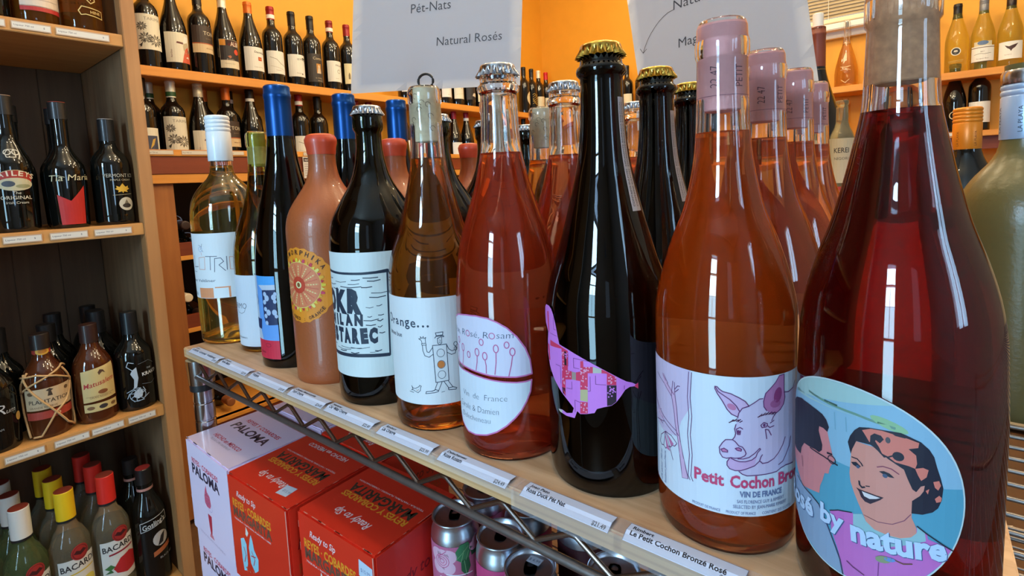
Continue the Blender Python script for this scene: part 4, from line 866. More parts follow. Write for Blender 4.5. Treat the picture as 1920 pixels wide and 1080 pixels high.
a.P([p for p in inn_ if p[1] > 97 and p[0] < 2] + [(0, 100), (-30, 99), (-50, 97)], (176, 208, 204)); a.L([(-36, 102), (-24, 101), (-12, 100.5), (2, 98.5)], 1.1, (120, 160, 140)); a.L([(-26, 101.6), (-20, 101.5)], .9, (70, 100, 90)); a.E(0, 99.5, 7, 2.0, (156, 198, 150), 14, R(-18)); a.L([(-21, 98), (-20.5, 90)], .5, (130, 176, 196)); a.L([(-16, 97.5), (-15.6, 91)], .5, (130, 176, 196))
def clip(ps): 
    out = []
    for x, y in ps:
        dx, dy = (x + 18) / 44.9, (y - 67.2) / 45.1; d = math.hypot(dx, dy)
        out.append((x, y) if d <= 1 else (-18 + 44.9 * dx / d, 67.2 + 45.1 * dy / d))
    return out
a.P(clip([(-64, 46), (-46.9, 53.2), (-41, 52.4), (-38.5, 51.6), (-32.9, 50.5), (-28.3, 48.6), (-25.4, 44.7), (-22.7, 40), (-19.7, 34.1), (-17.4, 28.9), (-15.5, 21.3), (-26.7, 14), (-44, 20), (-56, 28), (-63, 38)]), (150, 172, 198))
a.P(clip([(-22.4, 49.4), (-18.6, 51.9), (-12.7, 54.1), (-8, 52), (4.7, 50.2), (10.4, 56.6), (13.8, 54.5), (14.2, 52.3), (19.9, 50.1), (23.5, 48.6), (20, 40), (13.9, 33), (0, 24), (-12, 20), (-15.5, 21.3), (-18.3, 32.1), (-21.8, 40.7)]), (214, 118, 196)); a.up()
a.P([(-57.7, 88), (-50, 93), (-42.9, 95.4), (-36, 95.5), (-30.9, 95.1), (-27.1, 94.4), (-24.9, 92.6), (-23.5, 89.6), (-24.3, 87), (-22.4, 79.9), (-21.5, 76.9), (-20.4, 75.3), (-22.5, 71.2), (-23.1, 69.2), (-23.4, 67.1), (-25.5, 66.2), (-26.5, 62.4), (-27.9, 58.6), (-28.4, 54.6), (-31.6, 53.6), (-40.5, 50.9), (-46, 54.7), (-54, 60), (-60, 66), (-61, 78)], SK2)
a.P([(-12.3, 53.8), (-8.8, 55.6), (-7.3, 52.9), (-4.3, 50.6), (.6, 50), (4.7, 50.2), (8.4, 51.8), (10.4, 54.6), (10.3, 57.7), (13.1, 54.8), (13.5, 51.3), (7.5, 48), (.7, 44.6), (-6.4, 44), (-12.2, 48.4)], (160, 200, 204)); a.up()
a.P([(-57.7, 88), (-50, 93), (-42.9, 95.4), (-36, 95.6), (-30.9, 95.2), (-27.1, 94.4), (-24.9, 92.6), (-23.5, 89.6), (-24.3, 87), (-26.5, 87.9), (-28.8, 87.7), (-29.1, 85.4), (-28, 82.4), (-26.9, 79.4), (-27.1, 76.7), (-28.7, 74.8), (-31.2, 75), (-35, 74.3), (-39.7, 73.6), (-42.5, 69.8), (-43.5, 66), (-49.2, 65.2), (-57.6, 64.6), (-61.6, 73), (-61.5, 83)], HR)
wf = [(-14.7, 87), (-11.5, 88.3), (-3.5, 88), (5.4, 84), (8.5, 76), (12.6, 75.8), (12.2, 73.3), (11, 71), (8.6, 68.2), (8.4, 60.7), (10, 56.7), (10.2, 54.1), (8.4, 51.8), (4.7, 50.2), (.6, 50), (-4.3, 50.6), (-7.3, 52.9), (-8.4, 55.6), (-10.4, 60.2), (-12, 64), (-13.5, 68.5), (-14, 72.4), (-13.8, 76.2), (-13.5, 81.8)]
a.P(wf, SK); a.L([(-8.4, 55.6), (-3, 54.6), (2, 55.6), (6, 58.6), (8.1, 62)], .35, (150, 80, 100)); a.up()
a.P([(-14.9, 86.6), (-14, 89.9), (-12.3, 93.2), (-10.5, 95.2), (-7, 96.2), (-3.6, 96.6), (.3, 96.9), (4.1, 97.1), (7.3, 95.9), (10.8, 94.4), (13.7, 91.6), (15.4, 88.6), (16.5, 84.2), (17.9, 79.5), (18.9, 75.4), (18.5, 70.1), (17.3, 66.6), (15.4, 64.5), (12, 62.9), (8.3, 62.6), (8.4, 68.2), (11, 71), (12.2, 73.3), (12.5, 75.8), (11.2, 75.2), (9.7, 72.4), (8.4, 73.3), (6.7, 77.5), (5.4, 81.3), (2.5, 83), (-.1, 84.5), (-3.3, 87.2), (-6.2, 88.7), (-11.5, 88.4), (-13, 84.2), (-13.6, 81.6)], HR); a.up()
HL = (236, 130, 112)
for q in ([(-9.4, 94.3), (-6.3, 96), (-2.3, 96.4), (.9, 96), (6.6, 95.1), (10.2, 94), (9.9, 91.8), (6.7, 90.7), (9.3, 88.4), (9.7, 84.8), (9.1, 82.6), (6.9, 83.3), (2.4, 83.8), (-.2, 85.6), (-2.1, 86.2), (-3.2, 88.8), (-5.2, 91.9), (-6.6, 89.8), (-8, 92.2)], [(9.1, 82.6), (11.7, 83.5), (13.6, 82.8), (13, 79.6), (11.2, 77.7), (10.1, 79.9)], [(15.3, 77.9), (17.3, 78.6), (18, 76.6), (17.1, 74.4), (15.9, 75.5)], [(16, 70.6), (17.5, 72.2), (18.4, 71.3), (18.2, 69.6), (16.6, 69)], [(12.8, 73.6), (14, 74.6), (13.6, 72.2)]): a.P(q, HL)
a.up()
a.P([(-6.3, 92.9), (-4.9, 94.4), (-2.6, 94.1), (-1.6, 92.7), (-2.9, 90.6), (-4.4, 91.6), (-4.9, 89.9), (-3.2, 88.0), (-1.8, 86), (-.2, 85.2), (-1.4, 84.7), (-3.6, 87), (-6.4, 89.2)], HR); a.P([(.6, 96.5), (4.1, 96.8), (6.9, 95.8), (5.4, 95.1), (2.2, 95.4)], HR); a.E(3.4, 86.6, 2.0, 2.0, HR, 14); a.E(-.2, 92.8, .9, 1.4, (90, 80, 84), 10); a.L([(-.2, 85.2), (1.6, 86.4)], .6, HR)
a.P([(-13.4, 77.9), (-11.4, 78.8), (-9.5, 77.4), (-10.8, 76.4), (-12.5, 77.0)], HR); a.P([(-3, 77.9), (-1.3, 78.6), (.6, 78.2), (2.3, 76.7), (.7, 76.5), (-1.3, 77)], HR); a.E(-.9, 76.6, .9, .9, (74, 90, 120), 10); a.E(-10.7, 76.9, .7, .8, (74, 90, 120), 8)
a.L([(-13.1, 80.4), (-11, 80.4), (-9.5, 79), (-8.9, 78)], .5, HR); a.L([(-3.7, 79.6), (-1.7, 80.6), (1.2, 80.4), (3.8, 78.8)], .4, (150, 60, 90))
a.L([(-10.1, 70.5), (-9.9, 68.9), (-9, 68), (-8, 68.6)], .7, HR); a.L([(-7.6, 69.3), (-6.2, 69.7)], .4, HR)
a.P([(-11.2, 67), (-9.4, 66.7), (-6.5, 66.7), (-3.8, 66.6), (-1.2, 66.6), (-2.4, 65), (-4.1, 63.4), (-5.8, 61.8), (-7.8, 62), (-9.3, 63.5), (-10.1, 65.7)], (52, 30, 50)); a.up(); a.P([(-9, 66.3), (-6.5, 66.2), (-4.1, 66.1), (-2.4, 66), (-3.8, 65), (-6.1, 64.0), (-8.1, 64.4)], (240, 226, 224))
a.L([(-34.3, 74.2), (-25.8, 74.3), (-19.1, 73.5)], .6, HR); a.ring(-21.8, 74.8, 1.8, 1.8, .4, HR, 14); a.L([(-24, 77), (-21.8, 77.4)], .8, HR)
a.L([(-46.9, 52.4), (-38.5, 51), (-32.9, 50.5), (-28.3, 48.9)], .5, HR); a.L([(-28.3, 48.9), (-25.4, 44.7), (-22.7, 40), (-19.7, 34.1), (-17.4, 28.9), (-16, 22.4)], .6, (70, 70, 100)); a.L([(-41.5, 66), (-40.5, 61)], .4, (150, 80, 90)); a.L([(-22.4, 49.6), (-18.6, 52.1), (-12.7, 54.3)], .4, HR); a.L([(10.3, 57.4), (13.6, 54.8), (19.9, 50.4), (23, 48.4)], .5, HR)
a.E(-.8, 38.3, 3, 1.6, (150, 160, 120), 12, R(20)); a.E(1.4, 39.2, 2.0, 1.0, (110, 150, 210), 10, R(10)); a.L([(-14.4, 29.9), (-11.9, 28.6), (-7.6, 27.3)], .5, (120, 60, 110)); a.L([(2, 40), (6, 39), (9, 40)], .5, (120, 80, 60)); a.L([(-2.4, 36), (-2.6, 28)], .4, (150, 70, 140))
for c, d in (((70, 96, 140), .35), ((206, 226, 250), 0)):
    a.up()
    a.T('Rosé', -31.5 + d, 40.2 - d, 8.6, c, 25, .035, 0, R(4), 'r'); a.T('by', -27.2 + d, 42.6 - d, 8.6, c, 11.4, .035, 0, R(1)); a.T('nature', -12.8 + d, 41.5 - d, 10.0, c, 34, .04, 0, R(4.5))
wlabel('round_label', a, .0412, t); back_label(B, .0412, 24, 100, 74, t, (238, 226, 216))
# --- bottles beyond the board's right end, on the bare wires
PB_ = [(46, 0), (48, 4), (48.5, 10), (48.5, 168), (47, 186), (42, 204), (33, 219), (24, 230), (18.5, 240), (16.4, 250), (15.4, 262), (15.2, 318)]
B = Bottle([(r * .94, z * .955) for r, z in PB_])
t = thing('wine_bottle', 'wide frosted olive bottle with silver and pale blue screw cap at the right edge', 'bottle', (.070, .632, -.0143))
B.solid(FROST, t, 56)
cp = screwcap(mat('pale_blue_cap', (176, 198, 226), .3, .3), .0162, .240, .298, t, 4, 48)
lathe_ob('cap_top', [(.0163, .287), (.0166, .2885), (.0166, .296), (.0152, .2990), (0, .2992)], SILVERCAP, cp, 48)
a = Art()
for k in range(5): a.T('LA PLAYA', -38 + k * 17.5, 246, 3.0, (46, 56, 76), 22, 0, 0, R(90))
wlabel('cap_print', a, .0163, cp, grid=2.0)
B = Bottle([(40, 0), (41, 5), (41, 160), (39, 180), (32, 200), (24, 216), (18, 230), (15.5, 242), (15, 290)])
t = thing('wine_bottle', 'dark bottle with ribbed orange screw cap behind the wide frosted bottle', 'bottle', (.050, .965, -.0143))
B.solid(BLKGLASS, t, 40); cp = screwcap(mat('orange_cap', (232, 136, 30), .35, .2), .0160, .238, .296, t, 4, 40)
a = Art()
for k in range(4): a.T('LA PLAYA', -30 + k * 20, 243, 3.0, (160, 84, 20), 20, 0, 0, R(90))
wlabel('cap_print', a, .0161, cp, grid=2.0)

# ------------------------------------------------------------------ price tags (left to right along the edge)
for lb, x0, wd, l1, l2, pr in [
    ('price tag at the far left corner of the plywood under the squat white wine', -.768, .083, 'Loimer', 'Lotrio Gruner Veltliner', '$19.99'),
    ('price tag below the slender olive bottle, second from the left corner', -.678, .074, 'Denavolo', 'Fermo Bianco', '$23.99'),
    ('price tag on the edge below the blue foil bottle', -.597, .080, 'Rosso', 'Frizzante', '$18.49'),
    ('price tag on the edge below the terracotta bottle', -.510, .064, 'Chateau Metamorphika', 'Tsugi Orange', '$24.49'),
    ('price tag on the edge below the linocut labelled bottle', -.442, .072, 'Nestarec', 'Okr Milan Orange', '$22.49'),
    ('price tag showing $25.99 on the edge below the amber wine', -.361, .066, 'Rimbert', 'Lia Orange', '$25.99'),
    ('price tag on the edge below the foremost pink sparkling wine', -.286, .068, 'Delecheneau', 'Rose Rosam', '$24.49'),
    ('price tag showing $21.49 on the edge below the bird label bottle', -.206, .066, 'Joao Pato', 'Rosa Duck Pét Nat', '$21.49'),
    ('rightmost price tag on the edge below the pig label bottle', -.131, .066, 'Rimbert', 'Le Petit Cochon Bronzé Rosé', '$23.99')]:
    price_tag(lb, x0, wd, l1, l2, pr)

# ------------------------------------------------------------------ cartons and cans under the board
CBW, CBD, CBH = .128, .1055, .1247
def carton(kind, label, x, y, z, yaw, wd=CBW, group=None, sticker=None, front=True):
    t = thing('drinks_carton', label, 'carton', (x, y, z), R(yaw), group)
    pal = kind == 'pal'; base = (246, 224, 246) if pal else (232, 54, 32); edge = (244, 226, 236) if pal else (240, 150, 130)
    W, D, H = wd * 1000, CBD * 1000, CBH * 1000
    cm = mat('pink_carton', (246, 224, 246), .42, coat=.2) if pal else mat('red_carton', (232, 54, 32), .36, coat=.25)
    box('carton_body', (0, 0, 0), (wd, CBD, CBH), cm, t, .0022)
    N1 = (52, 42, 66); RD = (222, 40, 74); YL = (246, 160, 46); DK = (64, 58, 44); WH = (246, 224, 220)
    a = Art(); rn = random.Random(int(abs(x * 1000)) + int(abs(z * 100))); a.rect(1.5, 1.5, W - 1.5, D - 1.5, base); a.up()
    if pal:
        a.T('REYES Y COBARDES', 21, 69, 6, RD, 92, .02); a.T('PALOMA', 16, 50, 13, N1, 96, .03); a.T('HECHO en MEXICO', 25, 25, 6, RD, 76, .02); a.T('TEQUILA LIME GRAPEFRUIT', 30, 19, 3, (160, 140, 160), 58)
    else:
        a.T('MARGARITA', 110, 62, 12.5, DK, 97, .03, 0, PI); a.T('REYES Y COBARDES', 112, 48, 7.5, YL, 97, .03, 0, PI); a.T('Ready to Sip', 86, 26, 9, WH, 52, .012, .25, PI); a.T('HECHO en MEXICO', 100, 94, 6.5, WH, 76, .02, 0, PI); a.T('TEQUILA / NATURAL FLAVORS / CARBONATION', 112, 68.5, 2.2, WH, 100, .01, 0, PI)
        a.T('REFRIGERATE AFTER OPENING', 98, 100, 2, (120, 30, 20), 70, 0, 0, PI)
    for k in range(10):
        q = rn.random(); l = 3 + 9 * rn.random()
        a.L([(q * (W - l), 1.3), (q * (W - l) + l, 1.3)], .7 + .5 * rn.random(), edge); q = rn.random(); a.L([(W - 1.3, q * (D - l)), (W - 1.3, q * (D - l) + l)], .6, edge)
    if sticker == 'top':
        a.up(); a.P([(88, 10), (105, 12), (103, 27), (86, 25)], (206, 222, 240)); a.up().T('$15.99', 91, 16, 3.5, (120, 140, 180))
    build('top_print', a, planar((0, 0, CBH), (1, 0, 0), (0, 1, 0)), t, CARD, base=.0002)
    a = Art(); a.rect(1.5, 1.5, W - 1.5, H - 1.5, base); a.up()
    if pal:
        a.T('REYES · COBARDES', 17, 97, 6.5, RD, 84, .02); a.T('PALOMA', 15, 82, 13, N1, 88, .035)
        a.P([(50, 62), (54, 72), (58, 78), (60, 70), (68, 66), (70, 56), (66, 50), (56, 49), (50, 53)], (228, 96, 130)); a.P([(56, 40), (68, 40), (66, 22), (64, 14), (60, 14), (58, 22)], (206, 40, 70)); a.P([(58, 14), (66, 14), (70, 9), (56, 9)], (226, 120, 140))
        for k in range(4): a.L([(53, 54 + k * 4), (66, 56 + k * 4)], .8, (246, 214, 230))
        a.ring(66, 51, 7, 5, .7, (210, 180, 220)); a.T('TEQUILA PALOMA CON POMELO', 22, 3.5, 2.6, (190, 160, 190), 80)
    else:
        a.T('Ready to Sip', 20, 103, 7, WH, 42, .012, .25); a.T('REYES · COBARDES', 9, 89, 9, YL, 84, .03); a.T('MARGARITA', 9, 77.5, 11, (150, 88, 66) if False else (112, 78, 62), 84, .035); a.T('TEQUILA / NATURAL FLAVORS / LIME', 10, 73, 2.0, WH, 80, .01)
        LB = (160, 216, 232)
        a.P([(20, 52), (28, 56), (33, 50), (32, 26), (28, 16), (22, 14), (20, 28)], LB); a.P([(38, 48), (42, 60), (45, 66), (48, 60), (50, 50), (58, 42), (56, 28), (48, 22), (40, 30)], LB); a.P([(33, 62), (35, 72), (40, 66), (36, 60)], (236, 236, 226)); a.P([(60, 10), (68, 14), (70, 4), (62, 1)], LB); a.up()
        for q in ([(26, 44), (30, 36), (25, 26)], [(44, 46), (50, 38), (46, 30)], [(42, 40), (52, 42)]): a.L(q, 1.2, (214, 50, 40))
        for _ in range(7): a.E(28 + rn.random() * 34, 12 + rn.random() * 14, 1.5, 1.1, (236, 120, 90), 7)
    for k in range(6):
        q = rn.random(); l = 3 + 7 * rn.random(); a.L([(1.2, q * (H - l)), (1.2, q * (H - l) + l)], .6, edge)
    if sticker == 'front':
        a.up(); a.P([(98, 98), (118, 96), (118, 112), (99, 114)], (206, 222, 240)); a.up().T('$15.99', 101, 103, 3.5, (120, 140, 180))
    build('front_print', a, planar((0, 0, 0), (1, 0, 0), (0, 0, 1)), t, CARD, base=.0002)
    if not pal:
        a = Art(); a.rect(1.5, 1.5, D - 1.5, H - 1.5, base); a.up(); a.T('Ready to Sip', 8, 78, 12, (150, 24, 22), 76, .01, .25); a.T('REYES · COBARDES', 8, 52, 10, (206, 80, 40), 82, .02); a.T('MARGARITA', 8, 36, 12, (150, 40, 30), 82, .03)
        build('side_print', a, planar((wd, 0, 0), (0, 1, 0), (0, 0, 1)), t, CARD, base=.0002)
        bm = bmesh.new(); tube(bm, [(wd * .985, -.0006, CBH * .99), (wd * .985, -.0008, CBH * .45), (wd + .0006, .004, CBH * .30)], .0005, 5); ob('flap_crease', fin(bm, 'crease', mat('carton_edge', (240, 170, 150), .6)), t)
    return t
zb, zt = -.3597, -.3597 + CBH + .0004
g = 'cartons stacked two high under the board'
carton('pal', 'pink tequila drink carton at the left end, upper of its stack', -.757, .236, zt, -1.5, .134)
carton('pal', 'pink tequila drink carton at the left end, lower of its stack', -.755, .238, zb, -1.0, .134)
carton('mar', 'upper red cocktail carton next to the pink one, with a sticker on top', -.6185, .2300, zt, 1.6, sticker='top')
carton('mar', 'red cocktail carton next to the pink one, lower of its stack', -.6170, .2330, zb, .5)
carton('mar', 'upper red cocktail carton at the right end, with a sticker on its front', -.4850, .2415, zt, 1.5, .122, sticker='front')
carton('mar', 'red cocktail carton at the right end, lower of its stack', -.4840, .2430, zb, .5, .122)
carton('pal', 'pink tequila drink carton in the back row behind the front pink one', -.752, .349, zt, .5, .134)
carton('pal', 'pink tequila drink carton in the back row, lower one', -.752, .350, zb, .5, .134)
carton('mar', 'red cocktail carton in the back row behind the front red one, upper', -.612, .344, zt, 0)
carton('mar', 'red cocktail carton in the back row, lower one', -.612, .345, zb, 0)
ALU = mat('aluminium', (210, 216, 226), .34, 1.0)
CANH = .1145; CK = .774; TRAYZ = -.2133
def can(label, x, y, art, yaw, sticker=False, h=CANH, body=ALU):
    t = thing('drinks_can', label, 'can', (x, y, TRAYZ), R(yaw)); t.scale = (CK, CK, CK)
    k = h / CK - .1555
    lathe_ob('can_body', [(0, .004), (.018, .004), (.0205, .0006), (.0225, .0004), (.0265, .006), (.0292, .014), (.0292, .132 + k), (.0285, .139 + k), (.0262, .146 + k), (.0258, .151 + k), (.0266, .1545 + k), (.0272, .1552 + k), (.0274, .1542 + k)], body, t, 48)
    lathe_ob('lid', [(.0272, .1552 + k), (.0262, .1556 + k), (.0254, .1550 + k), (.0246, .1506 + k), (.0234, .1496 + k), (.0226, .1506 + k), (.0100, .1508 + k), (0, .1508 + k)], ALU, t, 48)
    bm = bmesh.new(); z = .1516 + k
    P1 = [(.0000, -.0040), (.0052, -.0030), (.0068, .0020), (.0066, .0110), (.0050, .0155), (0, .0168), (-.0050, .0155), (-.0066, .0110), (-.0068, .0020), (-.0052, -.0030)]
    P2 = [(0, .0072), (.0032, .0078), (.0036, .0110), (.0022, .0135), (0, .0140), (-.0022, .0135), (-.0036, .0110), (-.0032, .0078), (-.0020, .0074), (-.0010, .0072)]
    o = [bm.verts.new((px, py - .004, z)) for px, py in P1]; i_ = [bm.verts.new((px, py - .004, z)) for px, py in [(0, .0072), (.0032, .0076), (.0038, .0095), (.0036, .0115), (.0022, .0135), (0, .0140), (-.0022, .0135), (-.0036, .0115), (-.0038, .0095), (-.0032, .0076)]]
    for q in range(10): bm.faces.new((o[q], o[(q + 1) % 10], i_[(q + 1) % 10], i_[q]))
    bmesh.ops.solidify(bm, geom=bm.faces[:], thickness=.0009)
    tb = ob('pull_tab', fin(bm, 'tab', mat('tab_metal', (214, 220, 230), .4, .4)), t)
    if art: wlabel('can_print', art, .02935, t, grid=3.0, base=.00015)
    if sticker:
        a = Art(); a.rect(-8, -5, 8, 5, (222, 228, 240)); a.up().T('$ 6.99', 0, -1.6, 3.6, (100, 110, 140), 13, 0, 0, 0, 'c')
        build('price_sticker', a, planar((.004, .010, .1532 + k), (math.cos(-.5), math.sin(-.5), .05), (-math.sin(-.5), math.cos(-.5), .02)), t)
    return t
def rose_art():
    a = Art(); a.rect(-92, 12, 92, 124, (206, 112, 146)); a.up(); PK = (238, 190, 208)
    for x, y in ((-14, 106), (-6, 112), (-22, 112), (-8, 98), (-20, 98), (-14, 112)): a.E(x, y, 9.5, 8.5, PK, 18)
    for x, y in ((30, 124), (36, 118), (26, 119)): a.E(x, y, 7, 6, (232, 176, 198), 14)
    a.P([(2, 118), (8, 126), (18, 127), (22, 118), (18, 108), (10, 103), (3, 108)], (60, 130, 84)); a.P([(8, 106), (18, 108), (20, 96), (14, 86), (8, 94)], (44, 104, 66)); a.P([(20, 120), (30, 116), (30, 108), (22, 108)], (40, 92, 62)); a.up()
    for r_ in (3, 6, 9): a.ring(-15, 106, r_, r_ * .9, .8, (212, 96, 140), 12)
    a.L([(-15, 114), (-9, 119)], .8, (200, 80, 130)); a.L([(-15, 114), (-21, 110)], .8, (200, 80, 130)); a.L([(-20, 122), (-12, 124)], .7, (212, 96, 140))
    for q in ([(2, 108), (18, 122)], [(8, 104), (12, 118)], [(14, 106), (18, 116)], [(14, 88), (12, 106)]): a.L(q, .6, (140, 190, 130))
    a.T('Frontenac', -22, 76, 11, (250, 246, 248), 50, -.005, .25, R(-3)); a.L([(-10, 90), (22, 88)], 1.2, (250, 246, 248)); a.T('rosé', -12, 62, 8, (250, 246, 248), None, 0, .2); a.T('CIDER', -12, 50, 5, (250, 246, 248))
    return a
def plain_art(c, c2, words):
    a = Art(); a.rect(-92, 12, 92, 124, c); a.up().rect(-40, 20, 40, 24, c2); a.T(words, 0, 90, 9, c2, None, .01, 0, 0, 'c'); return a
can('slim pink can with a rose and green leaf beside the right red carton', -.316, .4300, rose_art(), 34) if False else None
can('slim pink can printed with a rose and green leaf beside the red carton', -.3370, .3170, rose_art(), 40)
can('silver topped can in the back right behind the rose printed can', -.3420, .3640, plain_art((206, 112, 146), (250, 246, 248), 'Frontenac'), 10)
can('plain magenta can between the rose printed can and the nearest can', -.2830, .3200, plain_art((214, 74, 128), (250, 220, 232), ''), 24)
can('magenta can in the second row behind the plain magenta can', -.2890, .3670, plain_art((214, 74, 128), (250, 220, 232), ''), 10)
can('can nearest the camera with a white price sticker on its lid', -.2390, .3040, plain_art((120, 30, 40), (230, 200, 200), 'ROUGE'), 30, True)
can('can under the right part of the board edge, half hidden by the zigzag rod', -.1825, .3390, plain_art((60, 20, 26), (230, 200, 200), ''), 20)
a = Art(); a.rect(-92, 12, 92, 140, (62, 18, 26)); a.up(); a.T('0 JOIE', 0, 118, 5.5, (226, 206, 206), None, .01, 0, 0, 'c'); a.T('joie', -2, 80, 9, (150, 60, 66), None, 0, .3, 0, 'c')
can('dark maroon can with small white capitals standing in the back row', -.2280, .3680, a, 30, h=.130)
t = thing('case_tray', 'brown cardboard case under the drinks cans on the lower wire shelf', 'case', (-.26, .335, -.3597))
box('case_body', (-.099, -.062, 0), (.11, .075, .1460), mat('cardboard', (176, 128, 82), .7, noise=(80, .06)), t, .0015)
bm = bmesh.new(); add_box(bm, (-.099, -.0630, .120), (-.05, -.0622, .140)); ob('tape', fin(bm, 'tape', mat('tape', (206, 176, 130), .3)), t)

# ------------------------------------------------------------------ background wine bottles
BORD = Bottle([(35, 0), (36.6, 4), (37, 10), (37, 180), (36, 192), (32, 204), (24, 214), (17.5, 222), (14.8, 232), (14.2, 250), (14, 288), (14.6, 289), (14.6, 297), (13.5, 299)], step=.008)
BURG = Bottle([(38, 0), (40.2, 4), (40.6, 10), (40.6, 130), (39, 150), (34, 175), (27, 200), (20, 225), (16, 245), (14.4, 262), (14, 286), (14.8, 287), (14.8, 294), (13.5, 296)], step=.008)
DARKG = mat('dark_wine_bottle', (16, 14, 12), .06, coat=.4)
OLIVE = mat('white_wine_bottle', (226, 220, 120), .02, trans=.92, ior=1.36)
_body = {}
def bgb(shape, label, loc, rz, capsule, art, group=None, body=None, cname='capsule', band=None):
    t = thing('wine_bottle', label, 'bottle', loc, R(rz), group); key = (id(shape), (body or DARKG).name)
    if key not in _body: _body[key] = shape.solid(body or DARKG, t, 30, 'glass').data
    else: ob('glass', _body[key], t)
    if capsule:
        c, z0, kind = capsule; H = shape.H
        if kind == 'screw': screwcap(mat('cap_%d_%d_%d' % c, c, .35, .3), .0156, H - .058, H + .001, t, 3, 24)
        else:
            foil(mat('foil_%d_%d_%d' % c, c, .38, .3), .0150, .0150, H - z0, H + .001, t, H - .008, 24)
        if band: lathe_ob('neck_band', [(.0152, H - z0 + .004), (.0155, H - z0 + .004), (.0155, H - z0 + .019), (.0152, H - z0 + .019)], mat('band_%d_%d_%d' % band, band, .5), t, 24)
    if art: wlabel('front_label', art, shape.r(.08) + .0003, t, grid=8.0, base=.0003, eps=.00015)
    return t
K = (50, 44, 40); CR = (238, 228, 204); WH = (242, 238, 228)
def lab(z0, z1, wd, col): 
    a = Art(); a.rect(-wd / 2, z0, wd / 2, z1, col); return a.up()
def A_flower():
    a = lab(58, 172, 86, CR); a.T('TARIMA', -14, 152, 10, (120, 110, 96), 52, -.01)
    for fx, fy, s in ((-14, 96, 1.0), (16, 88, 1.15), (-22, 132, .8)):
        for k in range(11):
            q = 2 * PI * k / 11; p = [(fx + s * 5 * math.cos(q), fy + s * 5 * math.sin(q)), (fx + s * 14 * math.cos(q - .2), fy + s * 12 * math.sin(q - .2)), (fx + s * 20 * math.cos(q), fy + s * 18 * math.sin(q)), (fx + s * 14 * math.cos(q + .2), fy + s * 12 * math.sin(q + .2))]
            a.P(p, (150, 138, 116) if k % 2 else (96, 88, 74)); a.L(p, .9, K, True)
        a.ring(fx, fy, 5 * s, 5 * s, 1.4, K)
    a.L([(-30, 66), (-20, 84), (-14, 92)], 2, K); a.P([(-34, 72), (-22, 80), (-26, 66)], (70, 64, 54)); return a
def A_figure():
    a = lab(28, 128, 90, CR); a.P([(4, 28), (44, 28), (44, 60), (30, 84), (18, 74), (10, 52)], (214, 92, 64)); a.P([(12, 70), (20, 60), (34, 62), (38, 88), (26, 104), (16, 98), (10, 84)], (196, 180, 150)); a.up(); a.P([(10, 92), (28, 98), (34, 116), (18, 118)], (246, 242, 232)); a.P([(-10, 92), (12, 90), (12, 96), (-8, 98)], (100, 40, 36)); a.P([(18, 46), (32, 44), (28, 52)], (246, 236, 220)); a.E(34, 70, 3, 6, K, 10); a.T('Red Duo', -24, 44, 5, (120, 50, 40), 26, 0, 0, R(90)); return a
def A_tons():
    a = lab(74, 106, 84, (226, 196, 150)); a.rect(-42, 106, 42, 168, (62, 44, 34)); a.up(); a.rect(-42, 104.5, 42, 108, (190, 96, 50)); a.T('TONS', -4, 136, 13, (220, 204, 176), 48, .0, 0, 0, 'l'); a.T('DUORUM', 4, 122, 3.5, (150, 130, 110)); a.T('douro red', 2, 88, 5, (130, 80, 50)); return a
def A_albe():
    a = lab(32, 134, 74, (228, 214, 186)); a.rect(-36, 60, 36, 133, (36, 26, 26)); a.rect(-36, 112, 36, 133, (128, 36, 36)); a.up(); a.rect(-36, 112, -16, 133, (214, 140, 40)); a.T('ALBE', 0, 112, 16, (230, 210, 190), 38, .02); a.E(22, 92, 10, 10, (222, 72, 40), 20); a.P([(-12, 74), (-2, 78), (2, 72), (-4, 66)], (170, 96, 60)); a.T('di Langhe', -16, 61, 5, (200, 180, 160)); a.T('Piemonte 2019', -22, 46, 4, (150, 140, 120)); return a
def A_plain(txt, sub=None, mark=None, col=WH, z0=36, z1=124, wd=86):
    a = lab(z0, z1, wd, col)
    if txt: a.T(txt, -6, z1 - 22, 7.5, K, None, .008)
    if sub: a.T(sub, -10, z0 + 12, 4, (150, 140, 124))
    if mark == 'red': a.rect(6, 74, 22, 88, (196, 60, 36)); a.up().rect(9, 79, 19, 83, (236, 170, 60))
    if mark == 'hill': a.L([(-30, 100), (-6, 92), (10, 76), (40, 66)], 1.6, (120, 112, 96)); a.L([(-30, 66), (0, 60), (30, 52)], .9, (170, 160, 140))
    if mark == 'tree': a.E(24, 110, 9, 3.6, (70, 80, 60), 12); a.P([(14, 52), (18, 46), (10, 44)], K)
    if mark == 'ring': a.ring(8, 80, 7, 8, 2, (140, 140, 120))
    if mark == 'house': 
        for k in range(5): a.P([(-26 + k * 12, 56), (-18 + k * 12, 56), (-18 + k * 12, 76 + (k % 3) * 8), (-22 + k * 12, 86 + (k % 2) * 6), (-26 + k * 12, 74)], (132, 112, 76))
    if mark == 'script': a.T('8 sw', -4, 90, 22, (90, 80, 64), 44, -.02, .3); a.L([(-30, 60), (30, 66)], .8, (170, 150, 120))
    return a
def A_saint():
    a = lab(24, 140, 88, (54, 46, 42)); a.T('Conte', -20, 116, 11, (206, 186, 150), 40, .005); a.rect(-8, 60, 14, 100, (190, 130, 50)); a.up(); a.E(3, 88, 5, 7, (236, 200, 160), 12); a.P([(-6, 60), (12, 60), (8, 82), (-2, 82)], (216, 196, 170)); a.T('IL CORSO', -14, 38, 5, (206, 186, 150)); a.T('BAROLO', -6, 28, 4, (206, 186, 150)); return a
